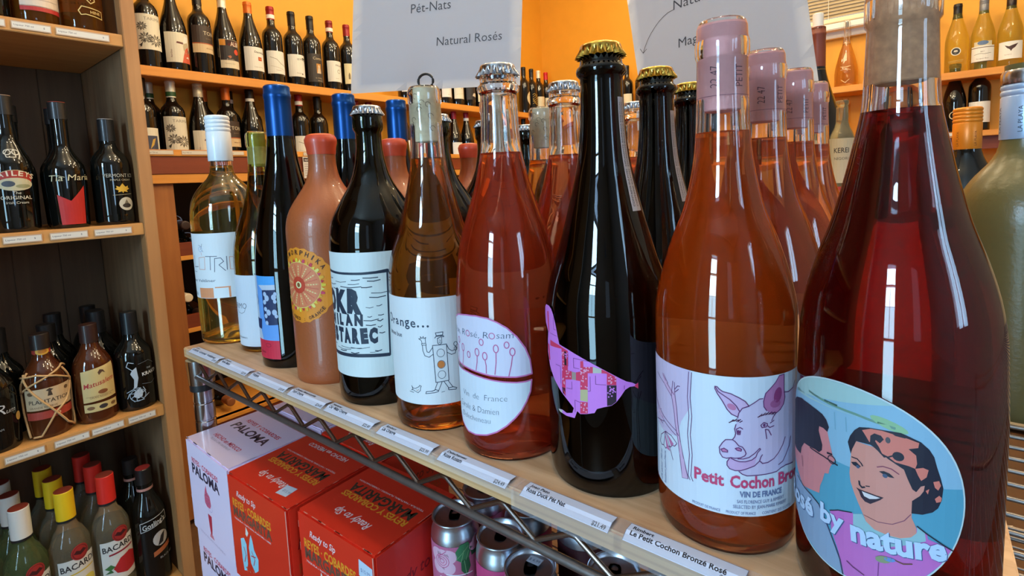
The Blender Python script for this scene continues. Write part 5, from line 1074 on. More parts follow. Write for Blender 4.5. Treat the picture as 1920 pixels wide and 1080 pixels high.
def A_dark(txt, acc=(220, 200, 160)):
    a = lab(40, 130, 86, (40, 34, 36)); a.T(txt, -20, 100, 9, acc); a.P([(-6, 60), (26, 54), (30, 70), (14, 78), (0, 74)], (226, 214, 190)); return a
S1, S2, LX = .632, .305, -2.03
def red(c=(134, 24, 30)): return (c, .05, 'foil')
BLK = ((22, 20, 22), .055, 'foil'); ORC = ((214, 108, 34), .052, 'foil'); WCAP = ((232, 222, 200), .05, 'foil')
top = [(.648, BORD, BLK, A_flower(), 'first bottle by the cabinet post on the upper left wall shelf, flower drawing label', None),
 (.727, BURG, BLK, A_figure(), 'second bottle on the upper left wall shelf, cream label with a red and grey figure', None),
 (.812, BORD, BLK, A_tons(), 'third bottle on the upper left wall shelf, dark brown label with a cream band', None),
 (.896, BURG, WCAP, A_albe(), 'fourth bottle on the upper left wall shelf, black and red label with an orange dot', None),
 (.990, BURG, ORC, A_plain('Dauvergne', 'Cotes du Rhone', 'red'), 'orange capsuled bottle on the upper left wall shelf, white label with a red stamp', None),
 (1.078, BORD, red((150, 30, 34)), A_plain('', 'Toscana', 'hill'), 'red capsuled bottle with hill sketch label on the upper left wall shelf', WH),
 (1.165, BORD, BLK, A_plain('LE PUPILLE', 'Morellino', 'tree'), 'black capsuled bottle with plain white label and tiny tree on the upper left wall shelf', None),
 (1.247, BORD, BLK, A_saint(), 'bottle with charcoal label and little gold saint on the upper left wall shelf', None),
 (1.338, BORD, red((128, 30, 34)), A_plain('PALLADIO', 'Chianti', 'ring'), 'dark red capsuled bottle with grey round seal on the upper left wall shelf', WH),
 (1.424, BORD, red((140, 28, 32)), A_plain('Clos La', 'Mendoza', 'house', (240, 222, 172)), 'bottle with yellow castle label, last before the sign on the upper left wall shelf', None),
 (1.745, BORD, BLK, A_plain('Rioja', 'Crianza'), 'white labelled bottle peeking under the paper sign, left of the bare cork', None),
 (2.020, BORD, BLK, A_plain('', 'Ribera'), 'cream labelled bottle peeking under the paper sign, right of the bare cork', None),
 (2.115, BORD, BLK, A_plain('', None, 'script', (240, 230, 204)), 'bottle with looping script label peeking under the paper sign', None),
 (2.212, BORD, BLK, A_dark(''), 'bottle with black label and white bird shape peeking under the paper sign', None),
 (2.305, BORD, BLK, A_plain('', 'Garnacha', None, (240, 224, 176)), 'pale yellow labelled bottle behind the pink sparkling bottle crown cap', None),
 (2.742, BORD, BLK, None, 'bottle with half moon cream label in the far corner of the upper left wall shelf', None),
 (2.828, BORD, BLK, None, 'bottle with gold swirls in the far corner of the upper left wall shelf', None),
 (2.908, BORD, WCAP, A_plain('', 'Blend', 'ring', (240, 226, 186)), 'white capsuled bottle in the far corner of the upper left wall shelf', None),
 (2.997, BORD, ((196, 32, 40), .05, 'foil'), A_plain('', 'Blend', None, (240, 226, 186)), 'bright red capsuled bottle, last in the far corner of the upper left wall shelf', None)]
for i, (y, sh, cp, art, lb, band) in enumerate(top):
    t = bgb(sh, lb, (LX, y, S1), 90 + (i * 37 % 13 - 6) * .6, cp, art, 'red wine bottles on the upper left wall shelf', None, 'capsule', band)
    if 'half moon' in lb:
        a = Art(); a.P([(30 + 46 * math.cos(q), 100 + 46 * math.sin(q)) for q in [R(90) + PI * k / 20 for k in range(21)]], (240, 222, 170)); a.up().T('SUR', -2, 112, 6, K); wlabel('front_label', a, .0373, t, grid=8, base=.0003)
    if 'gold swirls' in lb:
        a = Art()
        for k in range(7): a.L([(-30 + 6 * j, 70 + k * 10 + 6 * math.sin(j * .9 + k)) for j in range(11)], 2.2, (206, 166, 70))
        wlabel('front_label', a, .0373, t, grid=8, base=.0003)
GW = (222, 222, 204)
low = [(.612, -2.03, BORD, BLK, 'emblem', 'bottle with dark blue emblem label by the post on the lower wall shelf', None),
 (.655, -2.10, BORD, ((226, 224, 206), .06, 'foil'), None, 'white capsuled bottle with green rim behind the lower flower labelled bottle', (40, 84, 44)),
 (.700, -2.03, BORD, ((226, 224, 206), .06, 'foil'), A_flower(), 'lower left wall shelf bottle with the flower drawing and white green rimmed capsule', (40, 84, 44)),
 (.786, -2.03, BURG, ((206, 196, 170), .06, 'screw'), A_figure(), 'silver screw capped bottle on the lower left wall shelf above the white screw cap', None),
 (.833, -2.11, BORD, ORC, None, 'brown orange capsuled bottle in the back of the lower left wall shelf', None),
 (.882, -2.035, BORD, ORC, A_tons(), 'brown orange capsuled bottle with dark label on the lower left wall shelf', None),
 (.925, -2.11, BORD, BLK, None, 'black capsuled bottle with cream band in the back of the lower left wall shelf', WH),
 (.968, -2.03, BURG, BLK, A_albe(), 'black capsuled bottle with red and orange label top beside the blue foil', WH),
 (1.010, -2.11, BORD, ORC, None, 'orange capsuled bottle just left of the tall blue foil', None),
 (1.080, -2.03, BURG, BLK, A_plain('', 'Rouge'), 'bottle hidden behind the foremost blue foil on the lower left wall shelf', None),
 (1.168, -2.03, BORD, red((170, 36, 40)), A_plain('', 'Toscana', 'hill'), 'red capsuled bottle with hill sketch label between the two blue foils', WH),
 (1.252, -2.03, BORD, BLK, A_plain('', 'Rosso'), 'black capsuled bottle above the terracotta bottle on the lower left wall shelf', None),
 (1.300, -2.10, BORD, BLK, A_plain('', 'Nero', None, (226, 232, 236)), 'black bottle with pale lined label left of the second blue foil', None),
 (1.445, -2.03, BORD, red(), A_plain('', 'Chianti'), 'dark red capsuled bottle right of the second blue foil on the lower shelf', None),
 (1.517, -2.03, BORD, red(), A_plain('', 'Cru'), 'dark red capsuled bottle right above the silver crown of the linocut bottle', None),
 (1.555, -2.11, BORD, ((204, 52, 36), .05, 'foil'), None, 'bright red capsuled bottle back in the lower shelf left of the third blue foil', None),
 (1.716, -2.03, BURG, BLK, A_plain('', 'Syrah'), 'dark bottle between the third blue foil and the bare cork on the lower shelf', None),
 (1.815, -2.03, BORD, BLK, A_plain('', 'Merlot'), 'dark bottle behind the bare cork on the lower left wall shelf', None),
 (2.045, -2.10, BORD, red(), None, 'dark red capsuled bottle in back, right of the bare cork', None),
 (2.078, -2.03, BURG, red((150, 26, 44)), A_plain('', 'Pinot'), 'wine red capsuled bottle right of the bare cork on the lower shelf', None),
 (2.140, -2.10, BORD, BLK, None, 'black bottle with white neck ticket right of the bare cork', WH),
 (2.178, -2.03, BURG, red((150, 26, 44)), A_plain('', 'Pinot'), 'wine red capsuled bottle with white band left of the pink sparkling neck', WH),
 (2.62, -2.03, BORD, red((186, 34, 40)), A_plain('', 'Malbec'), 'red capsuled bottle seen between the two silver crown caps on the lower shelf', None),
 (2.72, -2.03, BORD, BLK, A_plain('', 'Malbec'), 'black capsuled bottle next to it near the far corner of the lower shelf', None)]
for i, (y, x, sh, cp, art, lb, band) in enumerate(low):
    if art == 'emblem':
        art = lab(30, 130, 84, CR); art.rect(-14, 52, 30, 104, (64, 70, 92)); art.up(); art.P([(2, 60), (12, 92), (22, 96), (14, 74)], (206, 166, 70)); art.T('CASTER', -10, 54, 6, (206, 190, 160))
    bgb(sh, lb, (x, y, S2), 90 + (i * 29 % 11 - 5) * .6, cp, art, 'red wine bottles on the lower left wall shelf', None, 'capsule', band)
for k, (y, wd) in enumerate([(.62, 80), (.72, 90), (.86, 70), (1.03, 90), (1.16, 80), (1.28, 80), (2.08, 90)]):
    strip_tag('price_strip', ['white price strip beside the cabinet post on the lower left wall shelf edge', 'white price strip left of the white screw cap on the lower left wall shelf edge', 'white price strip right of the white screw cap on the lower left wall shelf edge', 'white price strip left of the foremost blue foil on the lower left wall shelf edge', 'white price strip right of the foremost blue foil on the lower left wall shelf edge', 'white price strip behind the terracotta bottle top', 'white price strip left of the farthest terracotta bottle'][k], (-1.9595, y - .03, .345), R(90), wd - 4, [('Red 750 ml', 4, 5, 4)], 'price strips on the left wall shelf', 15)
a = Art(); a.rect(0, 0, 62, 86, (232, 226, 222)); a.up(); a.rect(3, 66, 59, 82, (40, 30, 40)); a.up(); a.T('MARIO', 8, 69, 9, (236, 226, 226), None, .01)
for k in range(6): a.rect(6, 56 - k * 9, 50 - (k % 3) * 6, 58 - k * 9, (150, 140, 150))
o = build('shelf_card', a, planar((0, 0, 0), (0, 1, 0), (0, 0, 1)), None, loc=(-1.958, 1.125, .255)); tag(o, 'white info card hanging from the lower left wall shelf beside the terracotta bottle', 'card')
# bottles lying in the bins below
LYING = [(.682, -.1515, 0, 'lying bottle showing a white round cap in the bin left of the squat white wine'), (.645, -.2175, 1, 'dark lying bottle under the white capped one, left of the pair in the pine bin'), (.7205, -.2175, 1, 'dark lying bottle under the white capped one, right of the pair in the pine bin'),
    (.697, .1035, 1, 'dark lying bottle topmost in the upper pine bin left of the squat white wine'), (.659, .0375, 1, 'dark lying bottle at the left in the upper pine bin'), (.735, .0375, 1, 'dark lying bottle at the right in the upper pine bin'),
    (.788, -.5725, 2, 'lying bottle with brown cap in the low bin farther right of the chrome post'), (.712, -.5725, 2, 'lying bottle with brown cap in the low bin just right of the chrome post')]
for y, z, k, lb in LYING:
    t = thing('wine_bottle', lb, 'bottle', (-2.168, y, z), 0, 'bottles lying in the pine bins')
    ob('glass', _body[(id(BORD), DARKG.name)], t, (-.14, 0, 0), (0, R(90), 0))
    cm = [mat('cap_white_bin', (226, 214, 190), .5), mat('cap_dark_bin', (50, 30, 24), .5), mat('cap_brown_bin', (150, 88, 48), .5)][k]
    f = foil(cm, .0150, .0150, .246, .3002, t, .291, 24); f.location = (-.14, 0, 0); f.rotation_euler = (0, R(90), 0)

# ------------------------------------------------------------------ back wall bottles
BS, BL2 = .582, .329
def A_seal():
    a = Art(); a.E(0, 92, 17, 17, (238, 230, 210), 24); a.up(); a.E(0, 92, 14, 14, (40, 38, 36), 24); a.up(); a.P([(-7, 90), (7, 90), (5, 97), (-5, 97)], (220, 210, 190)); a.T('EST.', 0, 84, 3, (220, 210, 190), None, 0, 0, 0, 'c'); a.L([(-26, 52), (26, 54)], 1.4, (200, 180, 120)); a.L([(-24, 46), (24, 48)], 1.0, (200, 180, 120)); return a
def A_oyster():
    a = lab(34, 100, 84, WH); a.rect(-42, 34, 42, 37, (90, 60, 40)); a.rect(-42, 92, 42, 95, (120, 90, 60)); a.rect(-30, 100, 30, 118, (222, 206, 170)); a.up(); a.E(0, 112, 18, 9, (96, 120, 156), 22); a.L([(-28, 66), (-8, 69), (8, 66), (28, 69)], 1.6, (120, 120, 110)); a.T('BAY', 0, 74, 5, (90, 90, 90), None, 0, 0, 0, 'c'); a.T('Sauvignon Blanc', 0, 46, 4.5, (120, 110, 100), None, 0, 0, 0, 'c'); return a
def A_bird():
    a = lab(32, 102, 84, WH); a.P([(-20, 88), (-6, 82), (4, 86), (22, 92), (12, 76), (4, 70), (0, 62), (-4, 70), (-12, 76)], (70, 40, 34)); a.T('Sauvignon', -20, 48, 4, (160, 140, 120)); return a
for i, (x, sh, cp, art, lb, bd) in enumerate([
    (.112, BURG, ((30, 28, 28), .062, 'foil'), A_seal(), 'pale gold wine bottle with round black seal, left of three on the upper back shelf', OLIVE),
    (.196, BURG, ((120, 122, 128), .06, 'screw'), A_oyster(), 'grey capped white wine bottle with oval blue seal on the upper back shelf', OLIVE),
    (.280, BURG, ((40, 26, 24), .06, 'screw'), A_bird(), 'white wine bottle with a dark flying bird label on the upper back shelf', OLIVE),
    (.365, BURG, ((60, 90, 60), .06, 'screw'), A_plain('', 'Verde', 'red'), 'white wine bottle at the far right frame edge on the upper back shelf', OLIVE),
    (-1.44, BORD, BLK, A_plain('', 'Gris', None, (240, 226, 190)), 'dark bottle with cream label between the two gold crown caps on the upper back shelf', None),
    (-1.345, BORD, BLK, A_dark(''), 'dark bottle right of the cream labelled one on the upper back shelf', None)]):
    bgb(sh, lb, (x, 3.02, BS), i * 3 - 6, cp, art, 'white wine bottles on the upper back shelf' if i < 4 else None, bd)
def A_logo():
    a = Art(); a.ring(0, 74, 16, 16, 3.2, (222, 206, 170), 22); a.L([(0, 92), (0, 104)], 2.4, (222, 206, 170)); a.P([(-6, 70), (8, 70), (2, 82)], (222, 206, 170)); return a
bgb(BURG, 'dark bottle with pale ring logo on the lower back shelf right of the biggest bottle', (.110, 3.02, BL2), 0, ((120, 92, 70), .02, 'foil'), A_logo())
bgb(BORD, 'bottle with grey capsule on the lower back shelf above the orange screw cap', (.192, 3.02, BL2 - .08 + .08), 0, ((112, 112, 112), .06, 'foil'), A_plain('', 'Blanc'))
# orange tinted carafe with clear neck, and a clear flask below it
CAR = Bottle([(42, 0), (47, 4), (50, 14), (50, 60), (47, 92), (39, 130), (29, 168), (19, 200), (14.5, 222), (13, 245), (13, 300), (13.6, 304), (13.6, 312), (12.6, 314)], step=.008)
t = thing('carafe', 'clear carafe of orange liqueur standing under the blinds on the upper back shelf', 'carafe', (-.292, 3.02, BS))
CAR.glass(GLASS, t, 40); CAR.wine(liq('orangeade', (252, 214, 150)), .206, t, 40)
a = Art(); a.L([(-22, 96), (0, 92), (22, 97)], 2, (250, 222, 170)); a.L([(-20, 80), (4, 84), (22, 78)], 1.6, (250, 222, 170)); a.L([(-16, 34), (0, 20), (16, 34)], 2, (250, 222, 170))
build('etching', a, cyl(CAR.r, .048), t, grid=6, gz=8, base=.0004)
FLK = Bottle([(26, 0), (30, 5), (31, 20), (24, 44), (17, 70), (20, 92), (15, 116), (12.5, 140), (12.5, 186), (14.5, 190), (14.5, 198), (13, 200)], step=.008)
t = thing('carafe', 'little clear swirl flask on the lower back shelf below the orange carafe', 'carafe', (-.292, 3.0, BL2)); FLK.glass(GLASS, t, 32); FLK.wine(liq('gin', (246, 220, 180)), .11, t, 32)
# display table behind the rack with a magnum, a slim bottle and a green labelled bottle
t = thing('display_table', 'pine table behind the wire rack carrying the big dark magnum', 'table', (-.30, 1.52, -.95))
box('table_top', (-.32, -.20, 1.03), (.32, .20, 1.06), PINEX, t, .003)
for sx in (-.28, .28):
    for sy in (-.16, .16): box('leg', (sx - .025, sy - .025, 0), (sx + .025, sy + .025, 1.03), PINE_DIM, t, .002)
MAG = Bottle([(60, 0), (64, 6), (65, 16), (65, 150), (63, 176), (54, 212), (41, 250), (29, 290), (20, 324), (16.5, 350), (15.8, 420), (17, 422), (17, 436), (15.6, 439)], step=.01)
t = thing('wine_bottle', 'dark magnum with brown capsule and gold neck band half hidden by the crooked sign', 'bottle', (-.205, 1.5, .110))
MAG.solid(DARKG, t, 36); foil(mat('brown_capsule', (124, 58, 38), .45), .0172, .0170, .338, .4395, t, .424, 28)
lathe_ob('neck_band', [(.0176, .329), (.0180, .329), (.0180, .336), (.0176, .336)], mat('gold_band', (212, 176, 84), .35, .5), t, 28)
lathe_ob('stopper', [(.0120, .4395), (.0120, .470), (.0105, .4715), (0, .4715)], WHITEP, t, 24)
SLIM = Bottle([(24, 0), (25.5, 5), (25.5, 150), (23, 168), (16, 184), (12.5, 196), (12, 236), (13, 237), (13, 243), (12, 245)], step=.008)
t = thing('wine_bottle', 'slim clear bottle with tall white label and red foot band beside the magnum', 'bottle', (-.142, 1.40, .110)); SLIM.solid(mat('pale_glass_bottle', (214, 200, 160), .05, trans=.8, ior=1.4), t, 28)
a = Art(); a.rect(-34, 60, 34, 160, (222, 206, 170)); a.up(); a.rect(-34, 30, 34, 52, (186, 60, 46)); a.T('KEREI', 2, 128, 11, (70, 60, 50), 30, .01, 0, 0, 'c'); a.T('NIGORI', 2, 112, 6, (110, 100, 80), None, 0, 0, 0, 'c'); a.T('SAKE', 2, 36, 10, (232, 200, 160), None, .02, 0, 0, 'c')
wlabel('front_label', a, .0257, t, grid=6)
t = bgb(BORD, 'dark bottle with green oval label behind the last pink corked bottle', (-.222, 1.40, .110), 10, red((120, 50, 40)), None)
a = Art(); a.E(14, 128, 20, 28, (120, 160, 140), 20); a.rect(-30, 64, 44, 88, (60, 120, 96)); wlabel('front_label', a, .0374, t, grid=8, base=.0003)

# ------------------------------------------------------------------ liquor cabinet bottles
SH = {0: .571, 1: .150, 2: -.283, 3: -.72}
def spirit(shape, label, x, y, sh, body, cap=None, art=None, rz=90, group=None, segs=32):
    t = thing('liquor_bottle', label, 'bottle', (x, y, SH[sh]), R(rz), group); key = (id(shape), body.name)
    if key not in _body: _body[key] = shape.solid(body, t, segs, 'glass').data
    else: ob('glass', _body[key], t)
    if cap:
        c, r, h0, h1, top = cap; m = mat('cap_%d_%d_%d' % c, c, .4, coat=.2)
        p = lathe_ob('cap', [(r, h0), (r, h1 - .001), (r - .001, h1), (0, h1)], m, t, 24)
        if top: lathe_ob('cap_top', [(0, h1 + .0002), (r - .0012, h1 + .0002), (r - .0012, h1 + .0009), (0, h1 + .0009)], mat('capt_%d_%d_%d' % top, top, .5), p, 24)
    if art: build('front_label', art, cyl(shape.r, shape.r(.07)), t, grid=5, gz=8, base=.0010, eps=.00015)
    return t
CRM = Bottle([(33, 0), (35, 4), (35.5, 10), (36, 125), (34, 142), (27, 162), (20, 180), (16.5, 196), (15, 220), (14.5, 262), (15.5, 263), (15.5, 271), (14, 273)], step=.008)
TIA = Bottle([(31, 0), (33, 4), (33.5, 10), (36, 120), (34, 134), (26, 150), (18, 164), (14.5, 180), (14.5, 258), (15.5, 259), (15.5, 265), (14, 267)], step=.008)
VER = Bottle([(34, 0), (36.5, 4), (37, 10), (37, 128), (35, 144), (27, 160), (18, 170), (14.6, 180), (14.6, 232), (13.6, 235)], step=.008)
a = Art(); RDB = (170, 44, 30); pts = [(50 * math.sin(q) * 1.0, 62 + 62 * math.cos(q)) for q in [R(-36 + 6 * k) for k in range(13)]]
a.P([(x, y) for x, y in pts] + [(x * .9, y - 15) for x, y in reversed(pts)], RDB); a.L(pts, 1.4, (214, 190, 140)); a.up()
a.arc('BAILEYS', 0, 46, 67, R(114), R(66), 10, (238, 222, 196), .02); a.E(0, 96, 28, 13, (206, 196, 160), 22); a.up(); a.E(-10, 97, 10, 6, (70, 78, 90), 14); a.E(12, 92, 12, 4, (150, 150, 110), 14); a.T('The', 0, 76, 6, (214, 204, 180), None, 0, .2, 0, 'c'); a.T('ORIGINAL', 0, 66, 7, (214, 204, 180), 48, .01, 0, 0, 'c'); a.T('Irish Cream', 0, 57, 5, (214, 204, 180), None, 0, .2, 0, 'c')
t = spirit(CRM, 'black cream liqueur bottle with curved red banner at the left edge', -1.452, .196, 1, BLKGLASS, ((28, 26, 26), .0160, .236, .274, (200, 170, 150)), a)
a = Art(); a.L([(-8, 158), (-4, 166), (6, 166), (6, 150), (-6, 150), (-8, 158)], 1.4, (210, 200, 180)); a.ring(-5, 160, 5, 5, 1.6, (214, 206, 190)); a.ring(7, 160, 5, 5, 1.6, (214, 206, 190)); build('monogram', a, cyl(lambda z: CRM.r(z), .027), t, grid=5, gz=5, base=.0004)
a = Art(); a.T('Tia Maria', 2, 101, 13, (226, 214, 170), 76, -.002, .2, R(2), 'c'); a.L([(-34, 112), (-20, 112), (-8, 108)], .9, (226, 214, 170)); a.P([(-22, 8), (22, 8), (24, 90), (-2, 58), (-24, 72)], (196, 36, 28))
spirit(TIA, 'black coffee liqueur bottle with a notched red panel on the cream liqueur shelf', -1.450, .281, 1, BLKGLASS, ((30, 28, 28), .0160, .232, .2675, (176, 64, 44)), a)
a = Art(); a.T('VERMONT ICE', 6, 106, 8, (196, 190, 170), 62, -.002, 0, 0, 'c'); a.T('MAPLE CREAM', 8, 98, 4, (190, 180, 150), 40, 0, 0, 0, 'c')
leaf = [(0, 78), (2, 82), (10, 80), (8, 84), (15, 88), (11, 90), (12, 95), (6, 92), (3, 96), (0, 100), (-3, 96), (-6, 92), (-12, 95), (-11, 90), (-15, 88), (-8, 84), (-10, 80), (-2, 82)]
a.P([(x + 9, y - 8) for x, y in leaf], (226, 178, 60)); a.L([(-10, 66), (28, 68)], 1, (170, 160, 130)); a.E(14, 46, 15, 15, (214, 206, 184), 22); a.up(); a.E(14, 42, 9, 5, (50, 44, 40), 14); a.P([(9, 46), (19, 46), (14, 56)], (120, 110, 90))
spirit(VER, 'black maple liqueur bottle with gold leaf and round white seal next to the cabinet post', -1.447, .3615, 1, BLKGLASS, ((24, 24, 26), .0152, .188, .2365, (206, 196, 190)), a)
for k, (x, y) in enumerate([(-1.545, .215), (-1.553, .245 + .048), (-1.62, .225)]): spirit(TIA, ['dark liqueur bottle in shadow behind the curved red banner one', 'dark liqueur bottle with red cap top in shadow behind the notched red panel one', 'dark liqueur bottle deepest in the cream liqueur shelf'][k], x, y, 1, BLKGLASS, ((26, 24, 24), .0160, .232, .2675, (150, 52, 40) if k else (30, 28, 28)))
# topmost shelf: only feet show
TOP = Bottle([(35, 0), (37, 4), (37.5, 10), (37.5, 170), (34, 190), (20, 215), (14.5, 228), (14.5, 290)], step=.01)
AMB = mat('amber_spirit', (176, 112, 36), .02, trans=.9, ior=1.36); CLR = mat('clear_spirit', (226, 214, 184), .02, trans=.9, ior=1.36); GRN = mat('green_spirit', (150, 168, 116), .02, trans=.85, ior=1.36)
spirit(TOP, 'dark bottle at the far left on the topmost liquor shelf', -1.452, .190, 0, BLKGLASS)
a = Art(); a.rect(-36, 32, 42, 110, (228, 206, 184)); a.rect(-36, 24, 42, 34, (190, 44, 40)); a.up(); a.L([(-24, 46), (30, 47)], .8, (150, 130, 120))
spirit(TOP, 'amber bottle with white and red banded label on the topmost liquor shelf', -1.452, .2655, 0, AMB, None, a, 100)
a = Art()
for q in ([(-14, 40), (-8, 50), (30, 46), (30, 30), (-2, 34), (-10, 32), (-14, 40)], [(0, 66), (8, 58), (16, 64), (14, 76), (2, 76), (0, 66)]): a.L(q, 1.8, (232, 200, 120))
a.T('HINE', 6, 37, 6, (232, 200, 120), None, .01)
spirit(TOP, 'amber bottle with gold outlined drawing on the topmost liquor shelf', -1.450, .3445 - .001, 0, AMB, None, a)
a = Art(); a.rect(-30, 52, 40, 120, (222, 206, 180)); a.up().T('Sauternes', -18, 70, 6, (120, 100, 80))
spirit(TOP, 'amber bottle with plain white label by the post on the topmost liquor shelf', -1.53, .362, 0, AMB, None, a)
# rum shelf
RUM = Bottle([(35, 0), (37, 4), (37.3, 10), (37.3, 110), (35.5, 128), (28, 146), (19, 160), (15, 172), (14.5, 205), (16, 206), (16, 214), (14.6, 216)], step=.008)
KRK = Bottle([(35.5, 0), (37, 4), (37.3, 10), (37.3, 120), (35, 136), (26, 150), (18, 162), (15, 176), (15, 224), (14, 227)], step=.008)
BRUM = mat('brown_spirit', (74, 34, 14), .05, coat=.3)
a = Art(); a.T('R', -4, 76, 20, (206, 206, 206), 18, -.01, .3); a.T('um', 14, 76, 10, (206, 206, 206), None, -.01, .3); a.L([(-24, 84), (-14, 100), (0, 96), (-8, 74), (-22, 70)], 1.0, (206, 206, 206)); a.T('SPICED CREAM', -30, 44, 4, (170, 170, 170)); a.E(38, 62, 7, 9, (206, 160, 80), 14)
spirit(RUM, 'dark rum bottle with white script at the left edge of the rum shelf', -1.450, .124, 2, BLKGLASS, ((24, 22, 22), .0165, .176, .2165, None), a)
a = Art(); a.P([(-44, 62), (44, 64), (44, 108), (-44, 106)], (214, 182, 140)); a.P([(-44, 42), (44, 44), (44, 60), (-44, 58)], (176, 62, 44)); a.up(); a.T('PLANTATION', 0, 76, 8, (70, 54, 40), 72, .012, 0, 0, 'c'); a.P([(-4, 90), (4, 90), (2, 100), (6, 102), (0, 106), (-6, 102), (-2, 100)], (70, 54, 40)); a.T('5', 8, 47, 10, (226, 190, 150), None, .02); a.T('GRANDE RESERVE', -36, 66, 4, (120, 90, 60)); a.E(30, 98, 5, 4, (110, 80, 50), 10); a.E(-32, 98, 6, 4, (110, 80, 50), 10)
t = spirit(RUM, 'brown rum bottle tied with pale rope on the rum shelf', -1.450, .2055, 2, BRUM, ((34, 24, 20), .0165, .184, .2165, None), a)
a = Art(); a.E(0, 180, 13, 7.5, (226, 170, 60), 18); a.up(); a.E(0, 180, 8, 4.5, (190, 120, 40), 14); a.P([(-22, 184), (-12, 186), (-12, 174), (-22, 176)], (170, 52, 40)); a.P([(22, 184), (12, 186), (12, 174), (22, 176)], (170, 52, 40)); build('neck_medal', a, cyl(RUM.r, .0155), t, grid=3, gz=3, base=.0006)
def rope(pts): 
    out = []
    for ang, z in pts:
        q = -PI / 2 + R(ang); r_ = RUM.r(z / 1000) + .0022; out.append((r_ * math.cos(q), r_ * math.sin(q), z / 1000))
    return out
def dense(pts, n=6):
    o = []
    for (a0, z0), (a1, z1) in zip(pts, pts[1:]): o += [(a0 + (a1 - a0) * k / n, z0 + (z1 - z0) * k / n) for k in range(n)]
    return o + [pts[-1]]
ROPE = mat('jute_rope', (196, 156, 106), .85, noise=(500, .2))
for pp in ([(-75, 138), (-40, 100), (0, 62), (38, 22), (70, 8)], [(80, 112), (40, 70), (8, 52), (-30, 8), (-52, 6)], [(-90, 96), (-40, 118), (10, 134), (60, 146), (100, 136)], [(-95, 130), (-30, 136), (20, 128), (70, 112), (95, 60)], [(-62, 6), (-80, 60), (-82, 110), (-60, 142)], [(70, 8), (92, 40), (84, 90), (50, 140)]):
    bm = bmesh.new(); tube(bm, rope(dense(pp)), .0021, 6); ob('rope', fin(bm, 'rope', ROPE, True), t)
a = Art(); a.P([(-30, 48), (34, 52), (34, 128), (-30, 118)], (222, 194, 128)); a.rect(-30, 26, 34, 44, (222, 194, 128)); a.up(); a.T('Matusalem', 2, 84, 11, (190, 44, 44), 58, .006, .25, R(10), 'c'); a.P([(2, 106), (8, 112), (14, 108), (10, 116), (4, 118), (0, 112)], (90, 60, 40)); a.E(6, 68, 9, 5, (140, 80, 40), 14); a.L([(-24, 60), (28, 62)], .8, (150, 120, 80)); a.T('GRAN RESERVA', 2, 56, 4, (140, 100, 60), None, 0, 0, 0, 'c'); a.E(-18, 35, 7, 4, (130, 90, 50), 12); a.E(4, 35, 8, 5, (60, 50, 50), 12); a.E(24, 35, 6, 4, (130, 90, 50), 12)
spirit(RUM, 'rum bottle with cream label and red script right of the rope tied bottle', -1.450, .2865, 2, BRUM, ((50, 26, 20), .0165, .176, .2165, None), a)
a = Art(); OC = (196, 206, 214); a.P([(-14, 44), (-4, 52), (2, 44), (0, 32), (-8, 28), (-16, 34)], OC); a.P([(-14, 96), (-6, 102), (-4, 76), (-8, 56), (-14, 52), (-12, 74), (-18, 88)], OC)
for k in range(7): a.L([(-8 + 5 * math.cos(R(k * 48)), 38 + 5 * math.sin(R(k * 48))), (-8 + 16 * math.cos(R(k * 48 + 20)), 38 + 15 * math.sin(R(k * 48 + 20))), (-8 + 22 * math.cos(R(k * 48 + 60)), 38 + 17 * math.sin(R(k * 48 + 60)))], 1.6, (170, 184, 196))
a.ring(-8, 36, 15, 14, 1.2, (170, 184, 196), 20); a.L([(-14, 96), (-24, 106), (-20, 116), (-10, 112)], 1.6, OC); a.T('THE', 14, 92, 4, OC); a.T('KRAKEN', 4, 78, 8, (232, 234, 236), 40, .02, 0, R(3)); a.L([(-2, 108), (20, 112), (34, 102)], .8, (120, 130, 140)); a.L([(2, 60), (22, 56), (34, 62)], .8, (120, 130, 140))
spirit(KRK, 'black rum bottle with white sea monster drawing next to the cabinet post', -1.447, .3625, 2, BLKGLASS, ((20, 20, 22), .0160, .176, .2275, None), a)
for k, (x, y) in enumerate([(-1.535, .150), (-1.545, .232), (-1.537, .322), (-1.62, .335), (-1.61, .255), (-1.53, .370 - .007)]):
    if k == 5: x = -1.70; y = .34
    spirit(RUM if k % 2 else KRK, ['dark rum bottle in shadow behind the left edge script bottle', 'dark rum bottle in shadow behind the rope tied bottle', 'dark rum bottle in shadow behind the cream labelled rum', 'dark rum bottle third deep below the cabinet post', 'dark rum bottle third deep in the middle of the rum shelf', 'dark rum bottle against the plank back by the side panel'][k], x, y, 2, BLKGLASS, ((24, 22, 22), .0165, .176, .2275 if k % 2 == 0 else .2165, None))
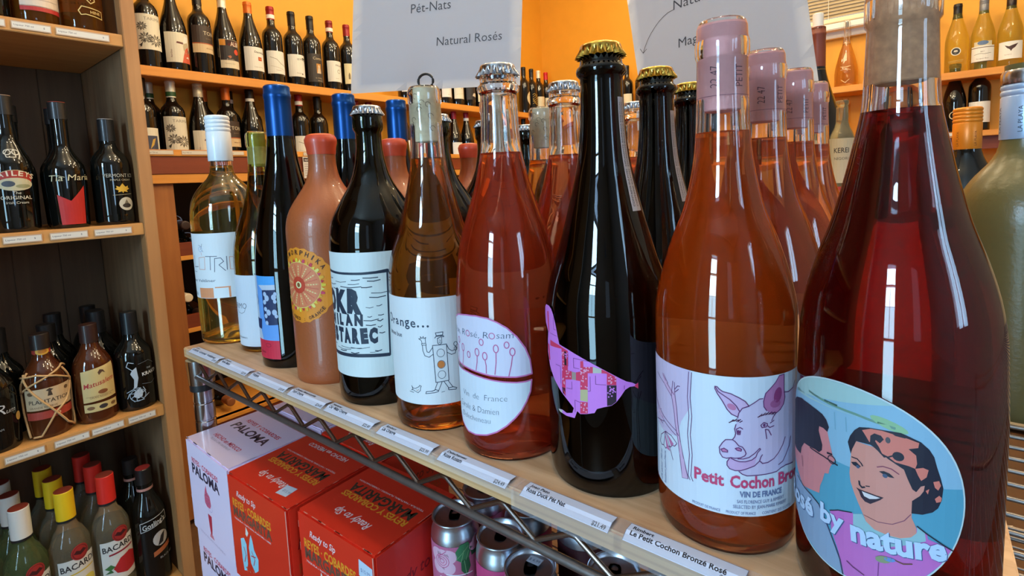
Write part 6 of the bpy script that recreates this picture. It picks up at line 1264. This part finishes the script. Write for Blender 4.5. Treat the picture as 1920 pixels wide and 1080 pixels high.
# bottom shelf
BAC = Bottle([(33, 0), (35, 4), (35.6, 10), (35.6, 172), (34.5, 186), (31, 196), (29, 200), (24, 212), (18, 220), (15.2, 232), (15, 262), (14.5, 300)], step=.008)
GOS = Bottle([(34, 0), (36, 4), (36.4, 10), (36.4, 160), (34, 180), (26, 200), (18, 218), (15, 232), (14.6, 262), (15.6, 263), (15.6, 280), (14, 282)], step=.008)
def A_bac(extra):
    a = Art(); a.rect(-30, 60, 40, 158, (232, 226, 214)); a.up(); a.T('BACARDI', -26, 134, 13, (40, 34, 34), 64, .02, 0, R(2)); a.E(10, 168, 16, 17, (170, 44, 40), 22); a.up(); a.ring(10, 168, 13, 14, 1.2, (110, 24, 26), 20); a.P([(-2, 168), (4, 174), (10, 170), (16, 174), (22, 168), (10, 162)], (70, 20, 24))
    if extra == 'red': a.L([(-14, 126), (34, 129)], 4, (160, 34, 50)); a.P([(-10, 92), (4, 112), (24, 118), (40, 108), (40, 76), (14, 72), (-4, 80)], (196, 40, 44)); a.P([(-26, 96), (-14, 104), (-6, 96), (-16, 90)], (70, 120, 60)); a.P([(-26, 84), (-14, 92), (-10, 84)], (60, 104, 54))
    if extra == 'yel': a.L([(-14, 124), (34, 127)], 3, (226, 190, 60)); a.E(20, 96, 16, 14, (234, 214, 90), 18)
    return a
rows = [('white', .139, (228, 224, 216), GRN, None), ('yellow', .2105, (238, 196, 30), CLR, 'yel'), ('red', .2830, (222, 44, 34), CLR, 'red')]
for nm, y, c, bd, ex in rows:
    for k in range(3):
        t = spirit(BAC, 'white rum bottle with %s cap, %s of its row on the bottom liquor shelf' % (nm, ['foremost', 'second', 'third'][k]), -1.450 - .082 * k, y - .004 * k, 3, bd, (c, .0172, .238, .3015, (140, 56, 40)), A_bac(ex) if k == 0 else None, 90, None)
        lathe_ob('neck_ring', [(.0170, .2345), (.0174, .2345), (.0174, .2395), (.0170, .2395)], BLACKP, t, 24)
a = Art(); a.L([(-26, 140), (30, 152), (30, 172), (-26, 162)], 1.6, (206, 204, 200), True); a.T("Gosling's", 2, 148, 12, (224, 222, 216), 48, .015, .1, R(10), 'c'); a.E(12, 112, 17, 18, (196, 190, 184), 18); a.up(); a.P([(4, 96), (12, 118), (22, 126), (16, 100)], (40, 36, 36)); a.P([(-6, 84), (34, 96), (34, 84), (-6, 72)], (190, 104, 60)); a.T('BLACK SEAL', 6, 62, 5, (190, 186, 180))
for k in range(2):
    t = spirit(GOS, 'black rum bottle beside the cabinet post on the bottom liquor shelf, %s' % ['front one', 'one behind'][k], -1.450 - .082 * k, .3560 - .004 * k, 3, BLKGLASS, ((26, 24, 24), .0160, .246, .2825, (150, 44, 40) if k == 0 else None), a if k == 0 else None)
    lathe_ob('neck_band', [(.0158, .2300), (.0163, .2300), (.0163, .2360), (.0158, .2360)], mat('rosy_band', (196, 140, 130), .5), t, 24)
